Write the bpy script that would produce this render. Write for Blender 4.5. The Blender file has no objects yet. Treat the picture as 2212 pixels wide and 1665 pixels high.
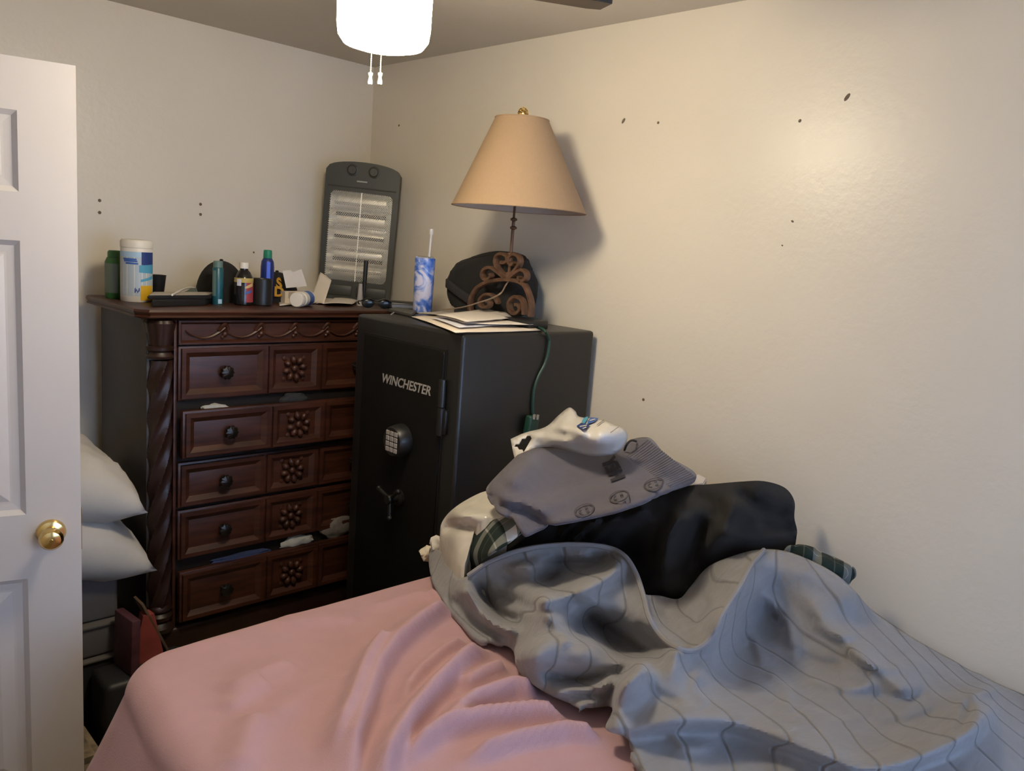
import bpy, bmesh, math, random
import numpy as np
from mathutils import Vector, Matrix, noise
from mathutils.geometry import delaunay_2d_cdt
random.seed(7); np.random.seed(7)
PI = math.pi
SC = bpy.context.scene
COL = SC.collection

# ---------------------------------------------------------------- camera, exposure, daylight
F_PX, CX, CY, CZ, YAW, PITCH, ROLL = 1762.2, -2.1617, -3.2042, 1.690, .7801, .1646, .0762
fw = np.array([math.sin(YAW)*math.cos(PITCH), math.cos(YAW)*math.cos(PITCH), -math.sin(PITCH)])
_r = np.array([math.cos(YAW), -math.sin(YAW), 0.]); _u = np.cross(_r, fw)
rt = math.cos(ROLL)*_r + math.sin(ROLL)*_u; up = -math.sin(ROLL)*_r + math.cos(ROLL)*_u
CPOS = np.array([CX, CY, CZ])
cd = bpy.data.cameras.new('camera'); cam = bpy.data.objects.new('camera', cd); COL.objects.link(cam)
cd.sensor_fit = 'HORIZONTAL'; cd.sensor_width = 36; cd.lens = F_PX/2212*36; cd.clip_start = .02
M = Matrix.Identity(4)
for i in range(3):
    M[i][0] = rt[i]; M[i][1] = up[i]; M[i][2] = -fw[i]; M[i][3] = CPOS[i]
cam.matrix_world = M
SC.camera = cam
SC.view_settings.view_transform = 'Standard'; SC.view_settings.look = 'None'
SC.view_settings.gamma = 1; SC.view_settings.use_curve_mapping = False
SC.view_settings.exposure = 2.27
SC.cycles.use_denoising = True
SC.cycles.max_bounces = 8; SC.cycles.diffuse_bounces = 5
SC.cycles.sample_clamp_indirect = 6
LAMP_POWER = 17.0      # radiance of the fan's glass
SKY = 1.6              # overcast daylight beyond the window
w = bpy.data.worlds.new('sky'); SC.world = w; w.use_nodes = True
w.node_tree.nodes['Background'].inputs[0].default_value = (.42, .62, 1, 1)
w.node_tree.nodes['Background'].inputs[1].default_value = SKY

# survey: a point of the photograph brought to a known plane of the room
def _ray(px, py): return fw + rt*(px-1106)/F_PX - up*(py-832.5)/F_PX
def at_z(px, py, z): d = _ray(px, py); return Vector(CPOS + d*(z-CZ)/d[2])
def at_x(px, py, x): d = _ray(px, py); return Vector(CPOS + d*(x-CX)/d[0])
def at_y(px, py, y): d = _ray(px, py); return Vector(CPOS + d*(y-CY)/d[1])

# ---------------------------------------------------------------- materials
def lin(c):
    c = c/255
    return c/12.92 if c <= .04045 else ((c+.055)/1.055)**2.4
def rgb(r, g, b): return (lin(r), lin(g), lin(b), 1)
def mat(name, col, rough=.6, metal=0, noise_amt=0, nscale=8, bump=0, bscale=60, spec=.5, alpha=1, sheen=0, emis=0, trans=0, stretch=None):
    m = bpy.data.materials.new(name); m.use_nodes = True; nt = m.node_tree; b = nt.nodes['Principled BSDF']
    b.inputs['Base Color'].default_value = col; b.inputs['Roughness'].default_value = rough
    b.inputs['Metallic'].default_value = metal; b.inputs['Specular IOR Level'].default_value = spec
    b.inputs['Alpha'].default_value = alpha; b.inputs['Transmission Weight'].default_value = trans
    if sheen: b.inputs['Sheen Weight'].default_value = sheen
    if emis:
        b.inputs['Emission Color'].default_value = col; b.inputs['Emission Strength'].default_value = emis
    tc = nt.nodes.new('ShaderNodeTexCoord'); src = tc.outputs['Object']
    if stretch:
        mp = nt.nodes.new('ShaderNodeMapping'); mp.inputs['Scale'].default_value = stretch
        nt.links.new(src, mp.inputs[0]); src = mp.outputs[0]
    if noise_amt:
        n = nt.nodes.new('ShaderNodeTexNoise'); n.inputs['Scale'].default_value = nscale; n.inputs['Detail'].default_value = 5
        nt.links.new(src, n.inputs['Vector'])
        mr = nt.nodes.new('ShaderNodeMapRange'); mr.inputs[1].default_value = .3; mr.inputs[2].default_value = .7
        mr.inputs[3].default_value = 1-noise_amt; mr.inputs[4].default_value = 1+noise_amt
        nt.links.new(n.outputs['Fac'], mr.inputs[0])
        mx = nt.nodes.new('ShaderNodeVectorMath'); mx.operation = 'SCALE'; mx.inputs[0].default_value = col[:3]
        nt.links.new(mr.outputs[0], mx.inputs['Scale']); nt.links.new(mx.outputs[0], b.inputs['Base Color'])
    if bump:
        n2 = nt.nodes.new('ShaderNodeTexNoise'); n2.inputs['Scale'].default_value = bscale; n2.inputs['Detail'].default_value = 3
        nt.links.new(src, n2.inputs['Vector'])
        bp = nt.nodes.new('ShaderNodeBump'); bp.inputs['Strength'].default_value = bump; bp.inputs['Distance'].default_value = .004
        nt.links.new(n2.outputs['Fac'], bp.inputs['Height']); nt.links.new(bp.outputs[0], b.inputs['Normal'])
    return m
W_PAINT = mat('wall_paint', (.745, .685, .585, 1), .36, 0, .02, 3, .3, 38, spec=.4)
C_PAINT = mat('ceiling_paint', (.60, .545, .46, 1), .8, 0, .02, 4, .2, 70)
TRIM = mat('white_trim', (.66, .62, .58, 1), .4)
DOOR_M = mat('door_paint', (.68, .635, .60, 1), .38, 0, .02, 4)
CARPET = mat('tan_carpet', (.36, .27, .14, 1), .95, 0, .2, 60, .8, 300)
BRASS = mat('polished_brass', (.78, .56, .22, 1), .16, 1)
WOOD = mat('mahogany_wood', (.054, .017, .009, 1), .42, 0, .45, 6, .05, 40, stretch=(1, 1, 9))
WOOD_D = mat('dark_mahogany', (.028, .012, .009, 1), .42, 0, .3, 12, .12, 90)
WOOD_S = mat('chest_side_stain', (.036, .029, .026, 1), .5, 0, .15, 9)
BRONZE = mat('antique_bronze', (.05, .043, .04, 1), .32, .8)
SAFE_M = mat('black_powder_coat', (.009, .009, .009, 1), .36, 0, 0, 8, .12, 420)
SAFE_D = mat('black_door_coat', (.004, .004, .004, 1), .55, 0, 0, 8, .1, 420, spec=.2)
SILVER = mat('silver_print', (.42, .40, .39, 1), .35, .3)
BLACKP = mat('black_plastic', (.012, .012, .013, 1), .4)
CHARP = mat('charcoal_plastic', (.038, .042, .038, 1), .45)
CHROME = mat('polished_reflector', (.95, .93, .88, 1), .3, 1)
WIRE = mat('grille_wire', (.85, .83, .78, 1), .35, .7)
QUARTZ = mat('quartz_tube', (.55, .53, .5, 1), .25)
SHADE = mat('linen_shade', (.36, .245, .15, 1), .9, 0, .025, 120, .15, 400)
SHADE_I = mat('shade_lining', (.5, .42, .36, 1), .9)
RUST = mat('rusty_iron', (.125, .066, .04, 1), .5, .3, .35, 40, .3, 120)
PAPER = mat('white_paper', (.70, .64, .58, 1), .8, 0, .02, 20)
PAPER2 = mat('cream_paper', (.68, .60, .51, 1), .8, 0, .02, 20)
PAPER3 = mat('blueish_paper', (.62, .62, .70, 1), .8)
GREYCARD = mat('grey_card', (.42, .38, .32, 1), .8)
BLACKC = mat('black_cloth', (.0125, .012, .0122, 1), .9, 0, .15, 30, .3, 500, sheen=.02)
CAPC = mat('cap_twill', (.010, .010, .011, 1), .9, 0, .1, 50, .4, 500)
SHORTS_M = mat('grey_fleece', (.105, .095, .118, 1), .92, 0, .06, 40, .3, 500, sheen=.2)
SHORT_D = mat('dark_embroidery', (.022, .02, .027, 1), .9)
SHORT_T = mat('tonal_embroidery', (.062, .056, .07, 1), .9)
BAGW = mat('white_bag_film', (.66, .63, .60, 1), .38, 0, .02, 20, .25, 45)
BLUEINK = mat('blue_ink', (.05, .13, .42, 1), .5)
NAVYINK = mat('navy_ink', (.02, .045, .2, 1), .5)
TEALINK = mat('teal_ink', (.08, .33, .5, 1), .5)
PALEINK = mat('pale_blue_ink', (.38, .55, .70, 1), .5)
YELINK = mat('yellow_ink', (.66, .38, .01, 1), .5)
WHITEP = mat('white_plastic', (.72, .68, .62, 1), .4)
PINK = mat('pink_sheet', (.52, .315, .33, 1), .9, 0, .03, 14, .2, 300, sheen=.12)
PILLOWM = mat('white_pillow_cotton', (.54, .51, .47, 1), .9, 0, .04, 9, .25, 30)
MATTR = mat('mattress_ticking', (.5, .48, .45, 1), .9)
GREENCORD = mat('green_cord', (.009, .05, .036, 1), .45)
GREENB = mat('green_plastic', (.03, .12, .03, 1), .4)
GREYGREEN = mat('grey_green_label', (.12, .15, .11, 1), .5)
TEAL = mat('teal_can', (.01, .095, .125, 1), .35)
TEAL_L = mat('teal_print', (.12, .2, .18, 1), .5)
BLUEB = mat('blue_bottle', (.015, .03, .16, 1), .3)
BLUEB_L = mat('bright_blue_label', (.07, .14, .75, 1), .4)
GREENC = mat('green_cap', (.02, .24, .14, 1), .35)
REDL = mat('red_label', (.35, .05, .06, 1), .5)
GOLD = mat('gold_thread', (.52, .26, .02, 1), .7)
GOLDM = mat('gold_finial', (.80, .60, .26, 1), .3, 1)
CORDM = mat('beige_cord', (.27, .2, .15, 1), .5)
CLEARP = mat('clear_plastic', (.9, .9, .92, 1), .08, trans=.9)
STRAWM = mat('frosted_straw', (.85, .85, .88, 1), .3, trans=.35)
TOTE = mat('grey_tote', (.13, .125, .13, 1), .5)
TOTED = mat('dark_tote', (.022, .022, .025, 1), .5)
RIMM = mat('pale_rim', (.14, .13, .125, 1), .5)
MAGENTA = mat('magenta_wrap', (.085, .03, .04, 1), .5, 0, .3, 30)
REDW = mat('red_wrap', (.30, .06, .05, 1), .5, 0, .2, 20)
CARDB = mat('brown_cardboard', (.12, .075, .045, 1), .8, 0, .1, 20)
DKGREEN = mat('dark_green_mottle', (.03, .034, .022, 1), .6, 0, .6, 40)
STRIPE = mat('patterned_cloth', (.26, .20, .13, 1), .9, 0, .55, 22)
BLUETEE = mat('blue_cloth', (.03, .045, .12, 1), .9)
WHITECL = mat('white_cloth', (.42, .42, .40, 1), .9, 0, .1, 30)
GREYCL = mat('grey_cloth', (.2, .18, .17, 1), .9, 0, .2, 40)
HOLE = mat('dark_mark', (.16, .125, .09, 1), .9)
DKMETAL = mat('dark_fan_blade', (.035, .022, .014, 1), .5, 0, .2, 10)
FANW = mat('fan_housing', (.12, .09, .06, 1), .4, .4)
GLOW = mat('lit_glass', (1, .86, .62, 1), .3, emis=LAMP_POWER)
GLASSP = mat('window_glass', (1, 1, 1, 1), .02, trans=1)

def tumbler_mat():
    m = bpy.data.materials.new('blue_marble_print'); m.use_nodes = True; nt = m.node_tree; b = nt.nodes['Principled BSDF']
    b.inputs['Roughness'].default_value = .3
    tc = nt.nodes.new('ShaderNodeTexCoord'); n = nt.nodes.new('ShaderNodeTexNoise')
    n.inputs['Scale'].default_value = 13; n.inputs['Detail'].default_value = 6; n.inputs['Distortion'].default_value = 2.2
    r = nt.nodes.new('ShaderNodeValToRGB'); e = r.color_ramp.elements
    e[0].position = .36; e[0].color = (.035, .12, .55, 1); e[1].position = .58; e[1].color = (.62, .62, .80, 1)
    e.new(.47).color = (.16, .27, .70, 1)
    nt.links.new(tc.outputs['Object'], n.inputs['Vector']); nt.links.new(n.outputs['Fac'], r.inputs[0]); nt.links.new(r.outputs[0], b.inputs['Base Color'])
    return m
TUMBLER = tumbler_mat()

def plaid_mat(ang=.5, s=11.):
    m = bpy.data.materials.new('green_plaid_flannel'); m.use_nodes = True; nt = m.node_tree; b = nt.nodes['Principled BSDF']
    b.inputs['Roughness'].default_value = .9
    tc = nt.nodes.new('ShaderNodeTexCoord'); mp = nt.nodes.new('ShaderNodeMapping')
    mp.inputs['Rotation'].default_value = (0, 0, ang); mp.inputs['Scale'].default_value = (s, s, s)
    nt.links.new(tc.outputs['Object'], mp.inputs[0]); sp = nt.nodes.new('ShaderNodeSeparateXYZ'); nt.links.new(mp.outputs[0], sp.inputs[0])
    outs = []
    for ax in (0, 1):
        f = nt.nodes.new('ShaderNodeMath'); f.operation = 'FRACT'; nt.links.new(sp.outputs[ax], f.inputs[0])
        r = nt.nodes.new('ShaderNodeValToRGB'); r.color_ramp.interpolation = 'CONSTANT'; e = r.color_ramp.elements
        e[0].position = 0; e[0].color = (.0, .0, .0, 1); e[1].position = .62; e[1].color = (1, 1, 1, 1)
        e.new(.90).color = (0, 0, 0, 1); e.new(.30).color = (.35, .35, .35, 1); e.new(.335).color = (0, 0, 0, 1)
        nt.links.new(f.outputs[0], r.inputs[0]); outs.append(r)
    a = nt.nodes.new('ShaderNodeMath'); a.operation = 'ADD'
    nt.links.new(outs[0].outputs[0], a.inputs[0]); nt.links.new(outs[1].outputs[0], a.inputs[1])
    h = nt.nodes.new('ShaderNodeMath'); h.operation = 'MULTIPLY'; h.inputs[1].default_value = .5; nt.links.new(a.outputs[0], h.inputs[0])
    c = nt.nodes.new('ShaderNodeValToRGB'); e = c.color_ramp.elements
    e[0].position = 0; e[0].color = (.006, .018, .014, 1); e[1].position = 1; e[1].color = (.62, .58, .52, 1); e.new(.5).color = (.15, .16, .145, 1)
    nt.links.new(h.outputs[0], c.inputs[0]); nt.links.new(c.outputs[0], b.inputs['Base Color'])
    return m
PLAID = plaid_mat()

def quilt_mat():
    m = mat('grey_quilted_cotton', (.265, .258, .268, 1), .92, 0, .05, 25, sheen=.2); nt = m.node_tree; b = nt.nodes['Principled BSDF']
    tc = nt.nodes.new('ShaderNodeTexCoord')
    nz = nt.nodes.new('ShaderNodeTexNoise'); nz.inputs['Scale'].default_value = 2.2; nz.inputs['Detail'].default_value = 1
    nt.links.new(tc.outputs['Object'], nz.inputs['Vector'])
    at = nt.nodes.new('ShaderNodeAttribute'); at.attribute_name = 'quilt'     # distance along the quilting direction, in channels
    f = nt.nodes.new('ShaderNodeMath'); f.operation = 'FRACT'; nt.links.new(at.outputs['Fac'], f.inputs[0])
    s1 = nt.nodes.new('ShaderNodeMath'); s1.operation = 'SUBTRACT'; s1.inputs[1].default_value = .5; nt.links.new(f.outputs[0], s1.inputs[0])
    ab = nt.nodes.new('ShaderNodeMath'); ab.operation = 'ABSOLUTE'; nt.links.new(s1.outputs[0], ab.inputs[0])
    mr = nt.nodes.new('ShaderNodeMapRange'); mr.interpolation_type = 'SMOOTHSTEP'
    mr.inputs[1].default_value = 0; mr.inputs[2].default_value = .07; mr.inputs[3].default_value = 0; mr.inputs[4].default_value = 1
    nt.links.new(ab.outputs[0], mr.inputs[0])
    # small puckers running across the seams
    n2 = nt.nodes.new('ShaderNodeTexNoise'); n2.inputs['Scale'].default_value = 38; n2.inputs['Detail'].default_value = 2
    mp = nt.nodes.new('ShaderNodeMapping'); mp.inputs['Rotation'].default_value = (0, 0, .9); mp.inputs['Scale'].default_value = (.35, 1.3, 1)
    nt.links.new(tc.outputs['Object'], mp.inputs[0]); nt.links.new(mp.outputs[0], n2.inputs['Vector'])
    ad = nt.nodes.new('ShaderNodeMath'); ad.operation = 'MULTIPLY_ADD'; ad.inputs[1].default_value = .9
    nt.links.new(n2.outputs['Fac'], ad.inputs[0]); nt.links.new(mr.outputs[0], ad.inputs[2])
    bp = nt.nodes.new('ShaderNodeBump'); bp.inputs['Strength'].default_value = .6; bp.inputs['Distance'].default_value = .007
    nt.links.new(ad.outputs[0], bp.inputs['Height']); nt.links.new(bp.outputs[0], b.inputs['Normal'])
    # the stitch itself is a thin dark thread
    mr2 = nt.nodes.new('ShaderNodeMapRange'); mr2.inputs[1].default_value = .012; mr2.inputs[2].default_value = .035
    mr2.inputs[3].default_value = .68; mr2.inputs[4].default_value = 1; nt.links.new(ab.outputs[0], mr2.inputs[0])
    old = b.inputs['Base Color'].links[0].from_socket
    sc = nt.nodes.new('ShaderNodeVectorMath'); sc.operation = 'SCALE'; nt.links.new(old, sc.inputs[0]); nt.links.new(mr2.outputs[0], sc.inputs['Scale'])
    nt.links.new(sc.outputs[0], b.inputs['Base Color'])
    return m
QUILT = quilt_mat()

# ---------------------------------------------------------------- mesh helpers
def finish(name, bm, m, parent=None, smooth=True, ang=.6):
    me = bpy.data.meshes.new(name); bm.normal_update()
    if smooth:
        for f in bm.faces: f.smooth = True
        for e in bm.edges:
            if len(e.link_faces) == 2 and e.calc_face_angle(0) > ang: e.smooth = False
    bm.to_mesh(me); bm.free(); me.materials.append(m)
    o = bpy.data.objects.new(name, me); COL.objects.link(o)
    if parent: o.parent = parent
    return o
def thing(name, label, cat, loc=(0, 0, 0), rotz=0, group=None):
    o = bpy.data.objects.new(name, None); COL.objects.link(o); o.empty_display_size = .05
    o.location = loc; o.rotation_euler = (0, 0, rotz); o['label'] = label; o['category'] = cat
    if group: o['group'] = group
    return o
def tag(o, label, cat, group=None):
    o['label'] = label; o['category'] = cat
    if group: o['group'] = group
    return o
def origin(o, loc):
    """move the origin of a top-level mesh object to its base"""
    loc = Vector(loc); o.data.transform(Matrix.Translation(-loc)); o.location = loc; return o
def nb(): return bmesh.new()
def box(bm, x0, x1, y0, y1, z0, z1, bev=0, seg=2):
    r = bmesh.ops.create_cube(bm, size=1)
    vs = r['verts']
    for v in vs: v.co = Vector(((x0+x1)/2+v.co.x*(x1-x0), (y0+y1)/2+v.co.y*(y1-y0), (z0+z1)/2+v.co.z*(z1-z0)))
    if bev:
        es = list({e for v in vs for e in v.link_edges})
        bmesh.ops.bevel(bm, geom=es, offset=bev, segments=seg, profile=.5, affect='EDGES')
    return bm
def lathe(bm, prof, c=(0, 0, 0), n=32, axis='z', cap=True, mod=None):
    rings = []
    for (r, z) in prof:
        ring = []
        for i in range(n):
            a = 2*PI*i/n; rr = r if mod is None else mod(r, z, a)
            p = (rr*math.cos(a), rr*math.sin(a), z)
            if axis == 'x': p = (p[2], p[0], p[1])
            if axis == 'y': p = (p[0], p[2], p[1])
            ring.append(bm.verts.new((c[0]+p[0], c[1]+p[1], c[2]+p[2])))
        rings.append(ring)
    fl = axis == 'y'
    for a, b in zip(rings, rings[1:]):
        for i in range(n):
            q = (a[i], a[(i+1) % n], b[(i+1) % n], b[i]); bm.faces.new(q[::-1] if fl else q)
    if cap:
        if prof[0][0] > 1e-6: bm.faces.new(rings[0] if fl else rings[0][::-1])
        if prof[-1][0] > 1e-6: bm.faces.new(rings[-1][::-1] if fl else rings[-1])
    return bm
def smooth_path(pts, n=6):
    P = [Vector(p) for p in pts]; out = []
    for i in range(len(P)-1):
        p0 = P[max(i-1, 0)]; p1 = P[i]; p2 = P[i+1]; p3 = P[min(i+2, len(P)-1)]
        for k in range(n):
            t = k/n
            out.append(.5*((2*p1)+(p2-p0)*t+(2*p0-5*p1+4*p2-p3)*t*t+(3*p1-p0-3*p2+p3)*t**3))
    out.append(P[-1]); return out
def tube(bm, pts, r, n=8, sq=None):
    P = [Vector(p) for p in pts]; rings = []; prev = None
    for i, p in enumerate(P):
        t = (P[min(i+1, len(P)-1)]-P[max(i-1, 0)])
        t = t.normalized() if t.length > 1e-9 else Vector((0, 0, 1))
        if prev is None:
            a = Vector((0, 0, 1)) if abs(t.z) < .9 else Vector((1, 0, 0)); u = t.cross(a).normalized()
        else: u = (prev - t*prev.dot(t)).normalized()
        prev = u; v = t.cross(u); rr = r(i/(len(P)-1)) if callable(r) else r
        if sq:   # flat bar: sq = (axis vector, half width)
            ax = Vector(sq[0]); s = t.cross(ax).normalized()
            rings.append([bm.verts.new(p + s*a_*rr + ax*b_*sq[1]) for a_, b_ in ((1, .8), (.8, 1), (-.8, 1), (-1, .8), (-1, -.8), (-.8, -1), (.8, -1), (1, -.8))])
        else:
            rings.append([bm.verts.new(p + (u*math.cos(2*PI*k/n)+v*math.sin(2*PI*k/n))*rr) for k in range(n)])
    m = len(rings[0])
    for a, b in zip(rings, rings[1:]):
        for k in range(m): bm.faces.new((a[k], a[(k+1) % m], b[(k+1) % m], b[k]))
    bm.faces.new(rings[0][::-1]); bm.faces.new(rings[-1])
    return bm
def prism(bm, poly, z0, z1):
    a = [bm.verts.new((x, y, z0)) for x, y in poly]; b = [bm.verts.new((x, y, z1)) for x, y in poly]; n = len(poly)
    bm.faces.new(a[::-1]); bm.faces.new(b)
    for i in range(n): bm.faces.new((a[i], a[(i+1) % n], b[(i+1) % n], b[i]))
    return bm
def ball(bm, c, r, s=(1, 1, 1), n=12):
    q = bmesh.ops.create_uvsphere(bm, u_segments=n, v_segments=max(6, n//2+1), radius=r)
    for v in q['verts']: v.co = Vector((c[0]+v.co.x*s[0], c[1]+v.co.y*s[1], c[2]+v.co.z*s[2]))
    return bm
def xform(bm, m): bmesh.ops.transform(bm, matrix=m, verts=bm.verts[:]); return bm
def frame_bars(bm, x0, x1, z0, z1, y, wd, dp, inner=.3):
    """a mitred picture-frame moulding on a plane facing -y"""
    prof = [(0, 0), (0, dp), (wd*.45, dp), (wd*.7, dp*.55), (wd, 0)]
    cs = [(x0, z0, 1, 1), (x1, z0, -1, 1), (x1, z1, -1, -1), (x0, z1, 1, -1)]
    rings = [[bm.verts.new((cx+sx*p, y-d, cz+sz*p)) for p, d in prof] for cx, cz, sx, sz in cs]
    for i in range(4):
        a, b = rings[i], rings[(i+1) % 4]
        for k in range(len(prof)-1): bm.faces.new((a[k], b[k], b[k+1], a[k+1]))
    return bm
def text_mesh(s, size, shear=0, bold=0, extrude=0):
    c = bpy.data.curves.new('lettering', 'FONT'); c.body = s; c.size = size; c.shear = shear; c.offset = bold; c.extrude = extrude
    c.align_x = 'CENTER'; c.align_y = 'CENTER'; c.resolution_u = 3
    o = bpy.data.objects.new('lettering', c); COL.objects.link(o)
    dg = bpy.context.evaluated_depsgraph_get(); me = bpy.data.meshes.new_from_object(o.evaluated_get(dg))
    bm = nb(); bm.from_mesh(me); bpy.data.objects.remove(o); bpy.data.meshes.remove(me); bpy.data.curves.remove(c)
    return bm

# ---------------------------------------------------------------- cloth: height fields through surveyed points
def project(p):
    d = np.array(p)-CPOS; z = d@fw; return 1106+F_PX*(d@rt)/z, 832.5-F_PX*(d@up)/z
def UV(p):
    """a surveyed point as (column, row, height): rows and columns in thousands of pixels"""
    if p[0] == 'w': q = project(p[1:4]); return Vector((q[0]/1000, q[1]/1000, p[3]))
    if p[0] == 'x': return Vector((p[1]/1000, p[2]/1000, at_x(p[1], p[2], p[3]).z))
    return Vector((p[0]/1000, p[1]/1000, p[2]))
def W3(p):
    if p[0] == 'w': return Vector(p[1:4])
    if p[0] == 'x': return at_x(p[1], p[2], p[3])
    return at_z(*p)
def lift(uv, z):
    d = fw[None]+rt[None]*((uv[:, :1]*1000-1106)/F_PX)-up[None]*((uv[:, 1:2]*1000-832.5)/F_PX)
    return CPOS[None]+d*((z-CZ)/d[:, 2])[:, None]
class Field:
    """height over a survey plane: thin-plate spline + fold lines + crumple noise"""
    def __init__(s, pts, lam=1e-3, ridges=(), nz=()):
        P = np.array([list(p) for p in pts]); s.xy = P[:, :2]; z = P[:, 2]; n = len(P)
        K = s.k(s.xy) + lam*np.eye(n); Q = np.c_[np.ones(n), s.xy]
        A = np.block([[K, Q], [Q.T, np.zeros((3, 3))]]); sol = np.linalg.solve(A, np.r_[z, 0, 0, 0])
        s.w, s.a = sol[:n], sol[n:]; s.ridges = ridges; s.nz = nz; s.lo = None
    def k(s, X):
        d2 = ((X[:, None]-s.xy[None])**2).sum(-1); return .5*d2*np.log(d2+1e-12)
    def __call__(s, X):
        X = np.atleast_2d(np.asarray(X, float)); z = s.k(X)@s.w + s.a[0] + X@s.a[1:]
        for line, h, wl, wr in s.ridges:
            L = np.array([[q[0], q[1]] for q in line]); best = np.full(len(X), 1e9); val = np.zeros(len(X)); side = np.zeros(len(X))
            T = len(L)-1
            for i in range(T):
                a, b = L[i], L[i+1]; d = b-a; l2 = d@d+1e-12
                t = np.clip(((X-a)@d)/l2, 0, 1); e = X-(a+t[:, None]*d); q = (e**2).sum(1)
                u = (i+t)/T; m = q < best; best[m] = q[m]; val[m] = u[m]; side[m] = (d[0]*e[:, 1]-d[1]*e[:, 0])[m]
            wd = np.where(side > 0, wl, wr); fade = np.clip(np.minimum(val, 1-val)*6+.15, 0, 1)
            z = z + h*fade*np.exp(-best/wd**2)
        for sc, am, sx, ang in s.nz:
            c, q = math.cos(ang), math.sin(ang)
            z = z + am*np.array([noise.noise(((x*c+y*q)*sc*sx, (-x*q+y*c)*sc, sc)) for x, y in X])
        if s.lo: z = s.lo+np.logaddexp(0, (z-s.lo)/.004)*.004
        return z
    def at(s, px, py, off=0):
        u = np.array([[px/1000, py/1000]]); return Vector(lift(u, s(u)+off)[0])
def densify(P, step, closed=True):
    out = []; n = len(P)
    for i in range(n if closed else n-1):
        a, b = P[i], P[(i+1) % n]; k = max(1, int(math.ceil((b-a).length/step)))
        out += [a+(b-a)*(j/k) for j in range(k)]
    return out
def inside(pt, poly):
    x, y = pt; c = False; n = len(poly)
    for i in range(n):
        x0, y0 = poly[i]; x1, y1 = poly[(i+1) % n]
        if (y0 > y) != (y1 > y) and x < (x1-x0)*(y-y0)/(y1-y0)+x0: c = not c
    return c
def cloth(name, outline, interior, m, step=.010, thick=.006, ridges=(), nz=(), parent=None, drop=None, quilt=None, lam=1e-4, hole=None, lo=None, soft=2, under=None):
    O = [UV(p) for p in outline]; I = [UV(p) for p in interior]
    RD = [([UV(q) for q in smooth_path([Vector((q[0], q[1], 0)) for q in ln], 4)] if len(ln) > 2 else [UV(q) for q in ln], h, wl*.8, wr*.8) for ln, h, wl, wr in ridges]
    F = Field(O+I, lam, RD, nz); F.lo = lo
    path = smooth_path(O+[O[0]], 5)[:-1]
    path = densify([Vector((p.x, p.y, 0)) for p in path], step)
    pv = [Vector((p.x, p.y)) for p in path]; poly = [(p.x, p.y) for p in pv]
    xs = [p[0] for p in poly]; ys = [p[1] for p in poly]
    grid = []; y = min(ys); row = 0; PA = np.array(poly)
    while y < max(ys):
        x = min(xs)+(step/2 if row % 2 else 0)
        while x < max(xs):
            if inside((x, y), poly) and ((PA-[x, y])**2).sum(1).min() > (step*.55)**2: grid.append(Vector((x, y)))
            x += step
        y += step*.866; row += 1
    n = len(pv)
    vs, _, fs, *_ = delaunay_2d_cdt(pv+grid, [(i, (i+1) % n) for i in range(n)], [], 1, 1e-7)
    X = np.array([[v.x, v.y] for v in vs]); Z = F(X)
    if under:        # tucked beneath another cloth: stay below it inside its outline
        m_ = np.array([inside(q, under[1]) for q in X]); Z = np.where(m_, np.minimum(Z, under[0](X)-.04), Z)
    F.poly = poly; Pw = lift(X, Z); Pw[:, 0] = np.minimum(Pw[:, 0], -.016)
    bm = nb(); top = [bm.verts.new(p) for p in Pw]
    for f in fs:
        if hole:
            c = X[list(f)].mean(0)
            if inside((c[0]*1000, c[1]*1000), hole): continue
        try: bm.faces.new([top[i] for i in f])
        except ValueError: pass
    bm.normal_update()
    if sum(f.normal.z*f.calc_area() for f in bm.faces) < 0: bmesh.ops.reverse_faces(bm, faces=bm.faces[:])
    for _ in range(soft): bmesh.ops.smooth_vert(bm, verts=[v for v in bm.verts if not v.is_boundary], factor=.5, use_axis_x=True, use_axis_y=True, use_axis_z=True)
    bd = [e for e in bm.edges if e.is_boundary]
    if drop is not None:      # bulky thing: closed skirt down to a given height
        g = bmesh.ops.extrude_edge_only(bm, edges=bd); nv = [v for v in g['geom'] if isinstance(v, bmesh.types.BMVert)]
        for v in nv: v.co.z = drop
        be = [e for e in g['geom'] if isinstance(e, bmesh.types.BMEdge) and e.is_boundary]
        bmesh.ops.contextual_create(bm, geom=be)
        bmesh.ops.recalc_face_normals(bm, faces=bm.faces[:])
    o = finish(name, bm, m, parent, True, 1.2)
    if drop is None:
        md = o.modifiers.new('thickness', 'SOLIDIFY'); md.thickness = thick; md.offset = -1
    if quilt:
        a = o.data.attributes.new('quilt', 'FLOAT', 'POINT'); co = np.empty(len(o.data.vertices)*3); o.data.vertices.foreach_get('co', co); co = co.reshape(-1, 3)
        a.data.foreach_set('value', quilt(co).astype(np.float32))
    return o, F
def drape_bm(bm, F, c, ex, ey, off=.003, cuts=0):
    """lay a flat print onto a cloth: c is its surveyed centre, ex and ey its axes in pixels per metre"""
    if cuts: bmesh.ops.subdivide_edges(bm, edges=bm.edges[:], cuts=cuts, use_grid_fill=False)
    bmesh.ops.triangulate(bm, faces=bm.faces[:])
    U = np.array([[(c[0]+v.co.x*ex[0]+v.co.y*ey[0])/1000, (c[1]+v.co.x*ex[1]+v.co.y*ey[1])/1000] for v in bm.verts]); P = lift(U, F(U)+off)
    for v, p in zip(bm.verts, P): v.co = Vector(p)
    bm.normal_update(); bmesh.ops.recalc_face_normals(bm, faces=bm.faces[:])
    return bm

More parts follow.
